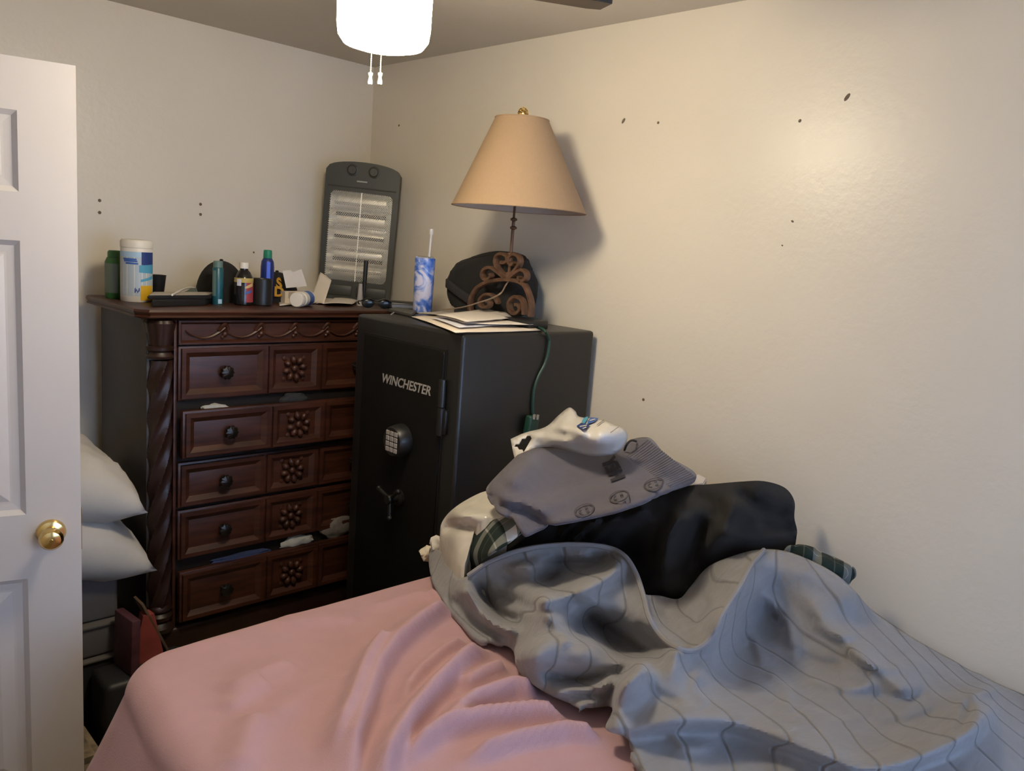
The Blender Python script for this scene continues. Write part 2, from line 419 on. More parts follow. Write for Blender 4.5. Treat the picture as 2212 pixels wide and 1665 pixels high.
# ================================================================ THE ROOM
XL, YF, H = -2.32, -4.3, 2.44        # left wall plane, front wall plane, ceiling height
def struct(name, bm, m, parent=None, smooth=False):
    o = finish(name, bm, m, parent, smooth)
    if not parent: o['kind'] = 'structure'
    return o
b = nb(); box(b, -3.3, .12, YF-.12, .12, -.1, 0); struct('floor', b, CARPET)
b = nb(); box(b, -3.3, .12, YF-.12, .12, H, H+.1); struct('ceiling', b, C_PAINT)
b = nb(); box(b, -3.3, 0, 0, .12, 0, H); wall_back = struct('wall_back', b, W_PAINT)
b = nb(); box(b, 0, .12, YF-.12, .12, 0, H); wall_right = struct('wall_right', b, W_PAINT)
b = nb()
DY0, DY1, DZ = -1.66, -.86, 2.05     # doorway in the left wall
box(b, XL-.12, XL, DY1, 0, 0, H); box(b, XL-.12, XL, YF, DY0, 0, H); box(b, XL-.12, XL, DY0, DY1, DZ, H)
struct('wall_left', b, W_PAINT)
b = nb(); box(b, -3.3, -3.2, YF, 0, 0, H); struct('wall_hall', b, W_PAINT)
b = nb(); wx0, wx1, wz0, wz1 = -2.0, -.35, .85, 2.05
box(b, -3.3, wx0, YF-.12, YF, 0, H); box(b, wx1, 0, YF-.12, YF, 0, H); box(b, wx0, wx1, YF-.12, YF, 0, wz0); box(b, wx0, wx1, YF-.12, YF, wz1, H)
struct('wall_front', b, W_PAINT)
b = nb(); box(b, wx0-.06, wx0, YF, YF+.02, wz0-.06, wz1+.06, .004); box(b, wx1, wx1+.06, YF, YF+.02, wz0-.06, wz1+.06, .004)
box(b, wx0, wx1, YF, YF+.02, wz1, wz1+.06, .004); box(b, wx0-.08, wx1+.08, YF, YF+.06, wz0-.06, wz0, .004)
mid = (wx0+wx1)/2
box(b, mid-.02, mid+.02, YF-.08, YF-.04, wz0, wz1)
win = struct('window_1', b, TRIM)
b = nb(); box(b, wx0, wx1, YF-.065, YF-.06, wz0, wz1); finish('pane', b, GLASSP, win, False)
ld = bpy.data.lights.new('window_portal', 'AREA'); ld.shape = 'RECTANGLE'; ld.size = wx1-wx0; ld.size_y = wz1-wz0
ld.cycles.is_portal = True
lo = bpy.data.objects.new('window_portal', ld); COL.objects.link(lo); lo.location = (mid, YF-.13, (wz0+wz1)/2); lo.rotation_euler = (PI/2, 0, 0)
lo['kind'] = 'helper'
b = nb()
for y0, y1, z0, z1 in ((DY0-.06, DY0, 0, DZ+.06), (DY1, DY1+.06, 0, DZ+.06), (DY0, DY1, DZ, DZ+.06)): box(b, XL, XL+.016, y0, y1, z0, z1, .003)
struct('trim_1', b, TRIM)
b = nb(); box(b, XL+.02, 0, -.013, 0, 0, .09, .003); struct('baseboard_back', b, TRIM)
b = nb(); box(b, -.013, 0, YF, -.014, 0, .09, .003); struct('baseboard_right', b, TRIM)
# nail holes and old anchors: each a mark of its own on its wall
for px, py, r in ((215, 433, .006), (215, 459, .006), (433, 441, .006), (433, 463, .006), (548, 545, .004)):
    p = at_y(px, py, 0); b = nb(); lathe(b, [(0, -.001), (r, -.001), (r*.8, -.002), (r*.4, -.0012), (0, -.0011)][::-1], (p.x, 0, p.z), 10, 'y'); finish('nail_hole', b, HOLE, wall_back)
for px, py, r, s in ((1347, 261, .007, 1.4), (1422, 265, .006, .7), (1728, 261, .006, .8), (1830, 210, .007, 1.6), (862, 271, .006, .8), (1390, 863, .007, .7), (1712, 478, .006, .5), (1690, 530, .004, .5)):
    p = at_x(px, py, 0); b = nb(); lathe(b, [(r, 0), (r, -.001), (r*.7, -.002), (r*.3, -.0012), (0, -.0011)], (0, 0, 0), 10, 'x')
    xform(b, Matrix.Translation(p) @ Matrix.Rotation(.6, 4, 'X') @ Matrix.Diagonal((1, .7, s, 1))); finish('wall_scuff', b, HOLE, wall_right)

# ---------------------------------------------------------------- open panel door
ex, ey, da = -1.5361, -1.0718, -.2567
door = struct('door_1', nb(), DOOR_M); door.location = (ex, ey, 0); door.rotation_euler = (0, 0, da)
# local: leading edge at x=0, hinge at x=-.76, the seen face on y=0 looking to -y
DW, DT = .76, .035
b = nb(); box(b, -DW, 0, .012, DT-.012, .012, 2.03); 
stx = [(-DW, -DW+.115), (-DW/2-.05, -DW/2+.05), (-.118, 0)]
rz = [(.012, .235), (.80, .965), (1.625, 1.735), (1.915, 2.03)]
for f0, f1 in ((0, .0125), (DT-.0125, DT)):
    for x0, x1 in stx: box(b, x0, x1, f0, f1, .012, 2.03)
    for z0, z1 in rz:
        box(b, -DW+.115, -DW/2-.05, f0, f1, z0, z1); box(b, -DW/2+.05, -.118, f0, f1, z0, z1)
b.to_mesh(door.data); b.free()
zp = [(.235, .80), (.965, 1.625), (1.735, 1.915)]
def panel(x0, x1, z0, z1):
    b = nb(); pr = [(0, .0), (.012, .009), (.028, .0105), (.033, .0105), (.062, .003)]
    rings = [[b.verts.new((cx+sx*p, d, cz+sz*p)) for p, d in pr] for cx, cz, sx, sz in ((x0, z0, 1, 1), (x1, z0, -1, 1), (x1, z1, -1, -1), (x0, z1, 1, -1))]
    for i in range(4):
        a, c = rings[i], rings[(i+1) % 4]
        for k in range(4): b.faces.new((a[k], c[k], c[k+1], a[k+1]))
    b.faces.new([r[4] for r in rings])
    return b
for z0, z1 in zp:
    for x0, x1 in ((-DW+.115, -DW/2-.05), (-DW/2+.05, -.118)):
        finish('raised_panel', panel(x0, x1, z0, z1), DOOR_M, door, False)
b = nb(); kx, kz = -.066, .915
lathe(b, [(0, 0), (.033, 0), (.033, -.004), (.029, -.010), (.014, -.014), (.011, -.022), (.013, -.030), (.023, -.038), (.0275, -.048), (.027, -.056), (.021, -.064), (.010, -.067), (0, -.067)], (kx, 0, kz), 32, 'y')
knob = finish('door_knob', b, BRASS, door); knob['label'] = 'round polished brass door knob'
b = nb(); lathe(b, [(.0045, -.066), (.0045, -.0695), (0, -.0695)], (kx, 0, kz), 10, 'y'); finish('lock_button', b, BRASS, knob)
b = nb(); box(b, -.0005, .0015, .006, .029, .86, .97); finish('latch_plate', b, BRASS, door, False)
for z in (.25, 1.02, 1.78):
    b = nb(); lathe(b, [(0, z-.045), (.006, z-.045), (.006, z+.045), (0, z+.045)], (-DW-.004, DT, 0), 10); finish('hinge', b, BRASS, door)

# ---------------------------------------------------------------- ceiling fan with its lit drum glass
LX, LY = -1.093, -1.65
fan = thing('ceiling_fan', 'dark bladed ceiling fan with a glowing white drum glass and two pull chains', 'ceiling fan', (LX, LY, 2.44))
b = nb(); lathe(b, [(.055, -.175), (.10, -.17), (.115, -.15), (.12, -.09), (.105, -.04), (.07, -.001), (0, -.001)][::1], n=36); finish('motor_housing', b, FANW, fan)
b = nb(); lathe(b, [(0, -.198), (.05, -.198), (.05, -.174), (.0, -.174)], n=28); finish('switch_housing', b, FANW, fan)
b = nb(); lathe(b, [(0, -.208), (.104, -.208), (.104, -.2), (.06, -.192), (0, -.192)], n=40); finish('light_fitter', b, FANW, fan)
b = nb(); lathe(b, [(0, -.345), (.06, -.344), (.086, -.337), (.097, -.322), (.1, -.30), (.101, -.209), (.09, -.209)], n=48, cap=False); finish('drum_glass', b, GLOW, fan)
A0 = math.radians(-30)
for k in range(4):
    a = A0+k*PI/2; R = Matrix.Rotation(a, 4, 'Z') @ Matrix.Translation((0, 0, -.185)) @ Matrix.Rotation(math.radians(7), 4, 'X')
    b = nb(); prism(b, [(.17, -.045), (.24, -.052), (.46, -.057), (.495, -.050), (.50, .045), (.47, .057), (.24, .052), (.17, .045)], -.004, .004); xform(b, R)
    bl = finish('fan_blade', b, DKMETAL, fan, False)
    b = nb(); prism(b, [(.09, -.018), (.17, -.03), (.215, -.03), (.23, 0), (.215, .03), (.17, .03), (.09, .018)], .004, .009); xform(b, R); finish('blade_iron', b, FANW, bl, False)
for px, py, tx in ((803, 104, 799), (824, 104, 818)):
    top = at_z(px, py, 2.135); d = (top-Vector(CPOS)); top = Vector(CPOS)+d*(1.02); L_ = top-Vector((LX, LY, 2.44))
    b = nb(); z = L_.z+.03
    while z > L_.z-.058:
        ball(b, (L_.x, L_.y, z), .0019, n=6); z -= .0042
    tube(b, [(L_.x, L_.y, L_.z+.06), (L_.x, L_.y, L_.z-.06)], .0006, 5)
    ch = finish('pull_chain', b, mat('chain_metal', (.75, .7, .6, 1), .3, .7), fan)
    b = nb(); zz = L_.z-.058
    lathe(b, [(0, zz-.026), (.005, zz-.026), (.0062, zz-.022), (.0035, zz-.008), (.0055, zz-.004), (.0055, zz+.001), (0, zz+.002)], (L_.x, L_.y, 0), 14); finish('pendant', b, WHITEP, ch)

# ================================================================ CHEST OF DRAWERS
CHX, CHY, CHZ = -.66, -.535, 1.42     # centre, front plane, height
chest = thing('chest_of_drawers', 'tall dark mahogany chest of drawers with carved posts and rosettes', 'chest of drawers', (CHX, CHY, 0))
HW, DP = .515, .445                   # half width, depth (local: front at y=0, back at y=+DP)
b = nb(); box(b, -HW, HW, .012, DP, .05, 1.384, .004); finish('carcass', b, WOOD_S, chest)
b = nb(); box(b, -HW+.085, HW-.085, -.002, .013, .31, 1.384); finish('front_frame', b, mat('painted_gap_shade', (.008, .004, .003, 1), .7), chest, False)  # near-black instead of wood: shade in the drawer gaps is put into the colour
# moulded top: stacked profile all round front and sides
def slab(prof, m, nm):
    b = nb(); ring = []
    for o_, z in prof:
        c = .035   # clipped front corners
        ring.append([b.verts.new(p) for p in ((-HW-o_, DP, z), (-HW-o_, -o_+c, z), (-HW-o_+c, -o_, z), (HW+o_-c, -o_, z), (HW+o_, -o_+c, z), (HW+o_, DP, z))])
    for a, d in zip(ring, ring[1:]):
        for i in range(6): b.faces.new((a[i], a[(i+1) % 6], d[(i+1) % 6], d[i])[::-1])
    b.faces.new(ring[0]); b.faces.new(ring[-1][::-1]); bmesh.ops.recalc_face_normals(b, faces=b.faces[:])
    return finish(nm, b, m, chest, True, .5)
slab([(.004, 1.380), (.012, 1.381), (.014, 1.384), (.022, 1.386), (.028, 1.389), (.036, 1.390), (.046, 1.392), (.048, 1.394), (.043, 1.400), (.046, 1.404), (.05, 1.411), (.047, 1.418), (.04, CHZ)], WOOD, 'moulded_top')
# base plinth and feet
b = nb(); box(b, -HW-.008, HW+.008, -.018, DP, .20, .31, .012, 3); finish('plinth', b, WOOD_D, chest)
for s in (-1, 1):
    for yy in (.0, DP-.1):
        b = nb(); prof = [(0, 0), (.045, 0), (.06, .02), (.062, .05), (.045, .075), (.04, .1), (.055, .15), (.06, .2), (0, .2)]
        lathe(b, prof, (s*(HW-.05), yy+.05, 0), 20); finish('foot', b, WOOD_D, chest)
# carved corner posts
for s in (-1, 1):
    cx = s*(HW-.042); cy = .012
    def twist(r, z, a): return r*(1.05-.24*abs(math.sin(3*a+s*z*27))**.8)
    b = nb(); lathe(b, [(.040, .40+.0072*i) for i in range(119)], (cx, cy, 0), 72, mod=twist); finish('rope_twist_post', b, WOOD_D, chest)
    b = nb()
    lathe(b, [(.02, 1.253), (.041, 1.256), (.044, 1.264), (.038, 1.272), (.036, 1.278), (.045, 1.284), (.046, 1.294), (.038, 1.296), (.034, 1.300)], (cx, cy, 0), 28)
    def leaf(r, z, a): return r*(1+.10*abs(math.sin(4*a)))
    lathe(b, [(.034, 1.300), (.037, 1.315), (.039, 1.335), (.043, 1.350), (.047, 1.372), (.042, 1.382)], (cx, cy, 0), 48, mod=leaf)
    finish('leaf_capital', b, WOOD_D, chest)
    b = nb(); lathe(b, [(.05, .31), (.052, .325), (.044, .338), (.038, .345), (.047, .353), (.048, .366), (.038, .376), (.044, .386), (.043, .394), (.036, .402)], (cx, cy, 0), 28); finish('turned_base', b, WOOD_D, chest)
    b = nb(); box(b, s*(HW-.083)-.005, s*(HW-.083)+.005, -.014, .01, .31, 1.381, .002); finish('post_fillet', b, WOOD, chest)
# frieze with carved swags
b = nb(); box(b, -HW+.09, HW-.09, -.012, .0, 1.302, 1.381); finish('frieze_board', b, WOOD, chest, False)
b = nb(); frame_bars(b, -HW+.09, HW-.09, 1.302, 1.381, -.012, .013, .011); finish('frieze_moulding', b, WOOD, chest, False)
fx0, fx1 = -HW+.115, HW-.115; ns = 6; sw = (fx1-fx0)/ns
swag = None
for i in range(ns):
    b = nb(); x0 = fx0+i*sw
    pts = [(x0+sw*t, -.017, 1.348-.030*math.sin(PI*min(t*1.02, 1))**.8+(.008*t)) for t in np.linspace(0, 1, 14)]
    tube(b, pts, lambda u: .003+.003*u, 6)
    tube(b, smooth_path([(x0+sw*.84, -.018, 1.346), (x0+sw*.95, -.024, 1.366), (x0+sw*1.04, -.021, 1.362), (x0+sw*1.08, -.018, 1.346)], 4), .0066, 6)
    ball(b, (x0+sw*1.0, -.018, 1.334), .0095, (1, .8, 1), 8); ball(b, (x0+sw*.94, -.017, 1.324), .0065, n=6)
    finish('carved_swag', b, WOOD, chest)
# drawers: (bottom, top, how far pulled out)
rows = [(1.112, 1.296, 0), (.922, 1.084, .04), (.742, .90, .006), (.556, .732, .006), (.335, .518, .026)]
for (z0, z1, out) in rows:
    y = -.012-out; x0, x1 = -HW+.093, HW-.093
    b = nb(); box(b, x0, x1, y, y+.02, z0, z1, .003); box(b, x0+.02, x0+.03, y+.02, .3, z0+.02, z1-.03); box(b, x1-.03, x1-.02, y+.02, .3, z0+.02, z1-.03)
    dr = finish('drawer', b, WOOD, chest)
    cw = .108; pans = [(x0+.008, -cw-.006), (-cw+.006, cw-.006), (cw+.006, x1-.008)]
    for i, (a, c) in enumerate(pans):
        b = nb(); frame_bars(b, a, c, z0+.008, z1-.008, y, .030, .012); finish('panel_moulding', b, WOOD, dr, False)
        zc = (z0+z1)/2; xc = (a+c)/2
        if i == 1:
            b = nb()
            for k in range(8):
                an = k*PI/4+.2; q = nb(); ball(q, (0, 0, 0), .0155, (1.0, .8, .72), 8); xform(q, Matrix.Translation((xc+.034*math.cos(an), y-.009, zc+.034*math.sin(an))) @ Matrix.Rotation(-an, 4, 'Y'))
                me = bpy.data.meshes.new('t'); q.to_mesh(me); q.free(); b.from_mesh(me); bpy.data.meshes.remove(me)
            ball(b, (xc, y-.008, zc), .0125, (1, .8, 1), 10)
            for k in range(4):
                an = PI/4+k*PI/2; ball(b, (xc+.056*math.cos(an), y-.002, zc+.054*math.sin(an)), .009, (1, .5, 1), 8)
            finish('carved_rosette', b, WOOD, dr)
        else:
            b = nb()
            def petal(r, z, a): return r*(1+.09*math.cos(10*a)) if r > .008 else r
            lathe(b, [(.0, 0), (.014, 0), (.011, -.008), (.008, -.014), (.018, -.018), (.0235, -.024), (.021, -.032), (.010, -.037), (0, -.0375)], (xc, y, zc), 40, 'y', mod=petal)
            k_ = finish('drawer_knob', b, BRONZE, dr)
# clothes caught in the drawers (each a thing of its own)
def crumple(name, c, s, m, label, cat, seed, n=3, group=None):
    b = nb(); bmesh.ops.create_icosphere(b, subdivisions=n, radius=1)
    for v in b.verts:
        q = v.co.copy(); k = noise.noise(q*1.7+Vector((seed, 0, 0)))*.35+noise.noise(q*4+Vector((0, seed, 0)))*.16
        q = q*(1+k); v.co = Vector((q.x*s[0], q.y*s[1], q.z*s[2]))
    lo_ = min(v.co.z for v in b.verts)
    for v in b.verts: v.co.z -= lo_
    o = finish(name, b, m); o.location = c; o.rotation_euler = (0, 0, .0); return tag(o, label, cat, group)
def chl(x, y, z): return (CHX+x, CHY+y, z)
crumple('folded_sock', chl(-.30, -.016, 1.066), (.045, .014, .014), WHITECL, 'pale sock showing above the second drawer, over its left knob', 'sock', 1)
crumple('crumpled_sock', chl(.0, -.018, 1.062), (.05, .016, .024), mat('charcoal_knit', (.03, .032, .035, 1), .95), 'charcoal garment caught in the gap above the second drawer', 'clothing', 2)
crumple('blue_shirt', chl(-.19, -.012, .505), (.12, .013, .013), BLUETEE, 'dark blue shirt poking out above the bottom drawer', 'shirt', 3)
crumple('white_shirt', chl(.035, -.014, .505), (.065, .016, .022), WHITECL, 'white shirt bunched above the bottom drawer beside the blue one', 'shirt', 4)
crumple('grey_shirt', chl(.215, -.016, .51), (.075, .018, .042), GREYCL, 'grey crumpled shirt bulging above the bottom drawer by the safe', 'shirt', 5)

# ================================================================ GUN SAFE
SX0, SX1, SY0, SY1, SH = -.615, -.025, -1.425, -.875, 1.439
safe = thing('gun_safe', 'black steel gun safe with a round keypad dial, standing beside the chest', 'safe', ((SX0+SX1)/2, (SY0+SY1)/2, 0))
SO = Vector(safe.location)
def sb(bm): return xform(bm, Matrix.Translation(-SO))
b = nb(); box(b, SX0, SX1, SY0, SY1, .0, SH, .012, 3); finish('body', sb(b), SAFE_M, safe)
dz0, dz1, dy0, dy1 = .09, 1.378, SY0+.07, SY1-.06
b = nb(); box(b, SX0-.010, SX0+.002, dy0, dy1, dz0, dz1, .004); sd = finish('safe_door', sb(b), SAFE_D, safe)
b = nb(); t = .006
for a in ((dy0-.005, dy1+.005, dz1+.0, dz1+t), (dy0-.005, dy1+.005, dz0-t, dz0), (dy0-t, dy0, dz0, dz1), (dy1, dy1+t, dz0, dz1)): box(b, SX0-.004, SX0+.002, *a)
finish('door_reveal', sb(b), SAFE_M, safe, False)
for zc in (1.21, .30):
    b = nb(); hy = dy0-.006
    lathe(b, [(0, zc-.085), (.011, zc-.085), (.012, zc-.08), (.012, zc-.002), (.009, zc), (.012, zc+.002), (.012, zc+.08), (.011, zc+.085), (0, zc+.085)], (SX0-.012, hy, 0), 18)
    box(b, SX0-.012, SX0, hy-.022, hy+.022, zc-.08, zc-.006, .003); finish('hinge', sb(b), SAFE_M, safe)
kd = at_x(868, 951, SX0-.012); kd2 = at_x(858, 953, SX0-.04)
ky, kz = kd.y, kd.z
b = nb(); lathe(b, [(0, 0), (.054, 0), (.054, -.012), (.049, -.036), (.044, -.042), (0, -.042)], (SX0-.010, ky, kz), 36, 'x'); bmesh.ops.recalc_face_normals(b, faces=b.faces[:]); lk = finish('keypad_lock', sb(b), BLACKP, sd)
for i in range(4):
    for j in range(3):
        yy, z_ = ky+(j-1)*.021, kz+(1.5-i)*.0175
        b = nb(); box(b, SX0-.0535, SX0-.051, yy-.0088, yy+.0088, z_-.0072, z_+.0072, .0012, 1); finish('key_button', sb(b), SILVER, safe, False)
hp = at_x(852, 1076, SX0-.03)
b = nb(); lathe(b, [(0, 0), (.026, 0), (.026, -.008), (.014, -.014), (.012, -.04), (.016, -.044), (.014, -.05), (0, -.05)], (SX0-.010, hp.y, hp.z), 24, 'x'); bmesh.ops.recalc_face_normals(b, faces=b.faces[:])
for k in range(3):
    an = PI/2+.9+k*2*PI/3; tube(b, [(SX0-.048, hp.y, hp.z), (SX0-.052, hp.y+.06*math.cos(an), hp.z+.06*math.sin(an))], .006, 8); ball(b, (SX0-.052, hp.y+.06*math.cos(an), hp.z+.06*math.sin(an)), .009, n=8)
finish('spoke_handle', sb(b), mat('blackened_handle', (.02, .019, .018, 1), .4, .5), safe)
tl, tr = at_x(825, 816, SX0-.0105), at_x(929, 846, SX0-.0105)
b = text_mesh('WINCHESTER', .062, .22, .0012, .0006)
xs = [v.co.x for v in b.verts]; wd = max(xs)-min(xs); L_ = (tl-tr).length; s_ = L_/wd
R = Matrix(((0, 0, -1, 0), (-1, 0, 0, 0), (0, 1, 0, 0), (0, 0, 0, 1)))
xform(b, Matrix.Translation(((SX0-.0108), (tl.y+tr.y)/2, (tl.z+tr.z)/2)) @ R @ Matrix.Scale(s_, 4)); bmesh.ops.recalc_face_normals(b, faces=b.faces[:]); finish('lettering', sb(b), SILVER, sd, False)

# ================================================================ ON THE CHEST
TZ = CHZ
def stand(px, y): return Vector((at_y(px, 642, y).x, y, TZ))     # seen at column px, standing y from the back wall
def cyl_wrap(bm, c, r, a0, a1, z0, z1, n=10, skew=(0, 0)):
    """a printed patch on a cylinder: angles a0..a1 about c, skew lifts the right end"""
    va = []
    for i in range(n+1):
        t = i/n; a = a0+(a1-a0)*t; va.append([bm.verts.new((c[0]+r*math.cos(a), c[1]+r*math.sin(a), z)) for z in (z0+skew[0]*t, z1+skew[1]*t)])
    for p, q in zip(va, va[1:]): bm.faces.new((p[0], q[0], q[1], p[1]))
    return bm
VIEW = math.atan2(CY+.3, CX+1.1)           # bearing from the chest top towards the room
p = stand(295, -.30); hh = .178
# 1 wipes canister
wp = thing('wipes_canister', 'white wipes canister with blue and yellow label on the chest', 'canister', p)
b = nb(); lathe(b, [(0, 0), (.048, 0), (.0505, .004), (.0505, hh), (.049, hh+.003), (0, hh+.003)], n=40); finish('tub', b, WHITEP, wp)
b = nb(); lathe(b, [(0, hh+.003), (.0515, hh+.003), (.0515, hh+.022), (.047, hh+.029), (.02, hh+.031), (0, hh+.031)], n=40); finish('lid', b, mat('translucent_lid', (.74, .70, .62, 1), .4), wp)
va = math.atan2(CY-p.y, CX-p.x)
def lab(nm, m, a0, a1, z0, z1, skew=(0, 0), r=.0508):
    b = nb(); cyl_wrap(b, (0, 0, 0), r, va+a0, va+a1, z0, z1, 12, skew); bmesh.ops.recalc_face_normals(b, faces=b.faces[:]); finish(nm, b, m, wp)
lab('label_band', mat('silver_blue_label', (.42, .48, .52, 1), .4), -1.5, 1.5, .02, .168)
lab('label_top_wash', PALEINK, -1.5, .35, .150, .168, (0, 0), .0510)
lab('label_blue_block', NAVYINK, .3, 1.35, .125, .168, (-.0, 0), .0511)
lab('label_teal_swoosh', TEALINK, .15, 1.4, .10, .124, (-.004, .004), .0512)
lab('label_teal_swoosh', TEALINK, .25, 1.4, .068, .076, (.012, .016), .0512)
lab('label_yellow_block', YELINK, .25, 1.2, .006, .056, (0, 0), .0513)
for zz, a0, a1 in ((.140, -.9, .0), (.126, -.7, .1), (.134, -.85, .05)): lab('label_print', BLUEINK, a0, a1, zz, zz+.0065, (0, -.001), .0513)
for i in range(4): lab('label_print', NAVYINK, -.12+.08*i, -.05+.08*i, .03+.005*(i % 2), .046-.004*(i % 3), (.003, .003), .0513)
# 2 green bottle behind it
p2 = stand(249, -.20); q = thing('green_spray_bottle', 'dark green bottle half hidden behind the wipes canister', 'bottle', p2)
b = nb(); lathe(b, [(0, 0), (.031, 0), (.033, .004), (.033, .125), (.026, .14), (0, .142)], n=28); finish('bottle_body', b, GREENB, q)
b = nb(); lathe(b, [(0, .141), (.024, .141), (.024, .158), (.02, .164), (0, .165)], n=24); finish('cap', b, GREENB, q)
b = nb(); va2 = math.atan2(CY-p2.y, CX-p2.x); cyl_wrap(b, (0, 0, 0), .0333, va2-1.4, va2+.3, .02, .12); finish('label', b, GREYGREEN, q)
# 3 black cup
p3 = stand(340, -.20); q = thing('black_cup', 'small black tapered cup just beside the wipes canister', 'cup', p3)
b = nb(); lathe(b, [(0, 0), (.020, 0), (.029, .082), (.030, .085), (.027, .083), (.019, .005), (0, .004)], n=28); finish('cup_wall', b, BLACKP, q)
# 4 two black notebooks, one on the other
def quadslab(name, corners, z0, z1, m, parent=None, smooth=False):
    b = nb(); prism(b, [(c.x, c.y) for c in corners], z0, z1); bmesh.ops.recalc_face_normals(b, faces=b.faces[:])
    bmesh.ops.bevel(b, geom=b.edges[:], offset=min(.003, (z1-z0)*.3), segments=2, affect='EDGES')
    return finish(name, b, m, parent, smooth)
cs = [at_z(*c, TZ) for c in ((305, 652), (328, 663), (444, 660), (452, 648))]; dv = Vector((.01, .10, 0)); lowz = TZ+.022
nbk = quadslab('black_binder', [cs[1], cs[2], cs[2]+Vector((.10, .15, 0)), cs[1]+Vector((.07, .15, 0))], TZ+.0005, TZ+.021, BLACKP); tag(nbk, 'black binder lying flat at the front of the chest, under a tray', 'binder')
cs2 = [at_z(*c, TZ+.022) for c in ((318, 646), (456, 645))]
tr_ = quadslab('black_tray', [cs2[0], cs2[1], cs2[1]+Vector((.10, .14, 0)), cs2[0]+Vector((.07, .14, 0))], TZ+.0215, TZ+.034, BLACKP); tag(tr_, 'thin black tray with a tan lining lying on the binder', 'tray')
b = nb(); prism(b, [(c.x, c.y) for c in (cs2[0]+Vector((.01, .008, 0)), cs2[1]+Vector((-.01, .008, 0)), cs2[1]+Vector((.08, .130, 0)), cs2[0]+Vector((.07, .130, 0)))], TZ+.034, TZ+.0355); bmesh.ops.recalc_face_normals(b, faces=b.faces[:]); finish('tray_lining', b, GREYCARD, tr_, False)
# 5 white cable on it, grey-green cloth
b = nb(); pts = [at_z(*c, TZ+.040) for c in ((372, 637), (385, 630), (398, 624), (412, 621), (424, 623))]; tube(b, smooth_path(pts, 5), .0035, 8); tag(origin(finish('white_cable', b, WHITEP), pts[0]), 'short white cable curling over the black tray', 'cable')
crumple('grey_cloth', stand(424, -.22), (.045, .03, .022), mat('teal_grey_cloth', (.10, .13, .115, 1), .9), 'grey green rag crumpled beside the left black cap', 'rag', 11)
crumple('dark_wallet', stand(372, -.22), (.045, .03, .012), mat('dark_leather', (.045, .038, .03, 1), .6), 'dark leather wallet lying behind the black tray', 'wallet', 15)
# 6/11 caps
def cap_obj(name, c, label, rot, r=.088, h=.105, logo=False):
    q = thing(name, label, 'cap', c, rot, 'black caps on the chest')
    b = nb(); prof = [(r*math.cos(t)*(1.0 if t < .9 else 1), h*math.sin(t)**.85) for t in np.linspace(0, PI/2, 12)]; prof[-1] = (0, h)
    def six(r_, z_, a): return r_*(1-.025*abs(math.cos(3*a))**6)
    lathe(b, prof, n=48, mod=six, cap=True); xform(b, Matrix.Diagonal((.95, 1.05, 1, 1))); finish('crown', b, CAPC, q)
    b = nb(); ball(b, (0, 0, h+.002), .007, (1, 1, .6), 10); finish('top_button', b, CAPC, q)
    b = nb(); vs_ = []
    for i in range(13):
        t = -1.15+2.3*i/12; ro, ri = r*1.0+.07*math.cos(t*1.25), r*.93
        vs_.append([b.verts.new((ri*math.sin(t), -ri*math.cos(t), .006)), b.verts.new((ro*math.sin(t), -ro*math.cos(t), .002-.018*abs(math.sin(t))*0))])
    for a_, c_ in zip(vs_, vs_[1:]): b.faces.new((a_[0], c_[0], c_[1], a_[1]))
    o = finish('brim', b, CAPC, q); md = o.modifiers.new('thickness', 'SOLIDIFY'); md.thickness = .004; md.offset = 1
    return q
pc = stand(477, -.24); capL = cap_obj('baseball_cap', pc, 'plain black baseball cap behind the teal can', 2.4, .094, .148)
pc2 = stand(597, -.25); cap2 = cap_obj('baseball_cap', pc2, 'black baseball cap with gold monogram behind the open white carton', PI+.4, .085, .115)
# gold interlocked letters on the second cap's front, wrapped on its crown
cc = pc2; lp = at_y(603, 605, cc.y-.08); va3 = math.atan2(lp.y-cc.y, lp.x-cc.x)
for ch, dz, sz in (('S', .026, .052), ('D', -.006, .05)):
    b = text_mesh(ch, sz, 0, .0022, 0); bmesh.ops.subdivide_edges(b, edges=b.edges[:], cuts=1); bmesh.ops.triangulate(b, faces=b.faces[:])
    for v in b.verts:
        z = .048+dz+v.co.y; rr = .085*math.cos(math.asin(min(1, (z/.115))**(1/.85))) * 1.0 + .0065
        a = va3+v.co.x/.085
        v.co = Vector((cc.x+rr*math.cos(a)*1.0, cc.y+rr*1.03*math.sin(a), cc.z+z))
    bmesh.ops.recalc_face_normals(b, faces=b.faces[:])
    xform(b, cap2.matrix_basis.inverted()); o = finish('gold_monogram', b, GOLD, cap2, False); md = o.modifiers.new('thickness', 'SOLIDIFY'); md.thickness = .002; md.offset = 0
# 7 teal can
pt = stand(470, -.40); q = thing('teal_can', 'tall slim teal spray can standing before a black cap', 'can', pt)
b = nb(); lathe(b, [(0, 0), (.0175, 0), (.0185, .003), (.0185, .127), (.016, .131), (0, .131)], n=28); finish('can_body', b, TEAL, q)
b = nb(); lathe(b, [(0, .131), (.0165, .131), (.0165, .15), (.014, .153), (0, .153)], n=24); finish('cap', b, TEAL_L, q)
vt = math.atan2(CY-pt.y, CX-pt.x)
b = nb(); cyl_wrap(b, (0, 0, 0), .0187, vt-1.3, vt-.35, .03, .12); finish('label', b, TEAL_L, q)
b = nb(); cyl_wrap(b, (0, 0, 0), .0187, vt+.1, vt+.9, .004, .02); finish('label', b, PALEINK, q)
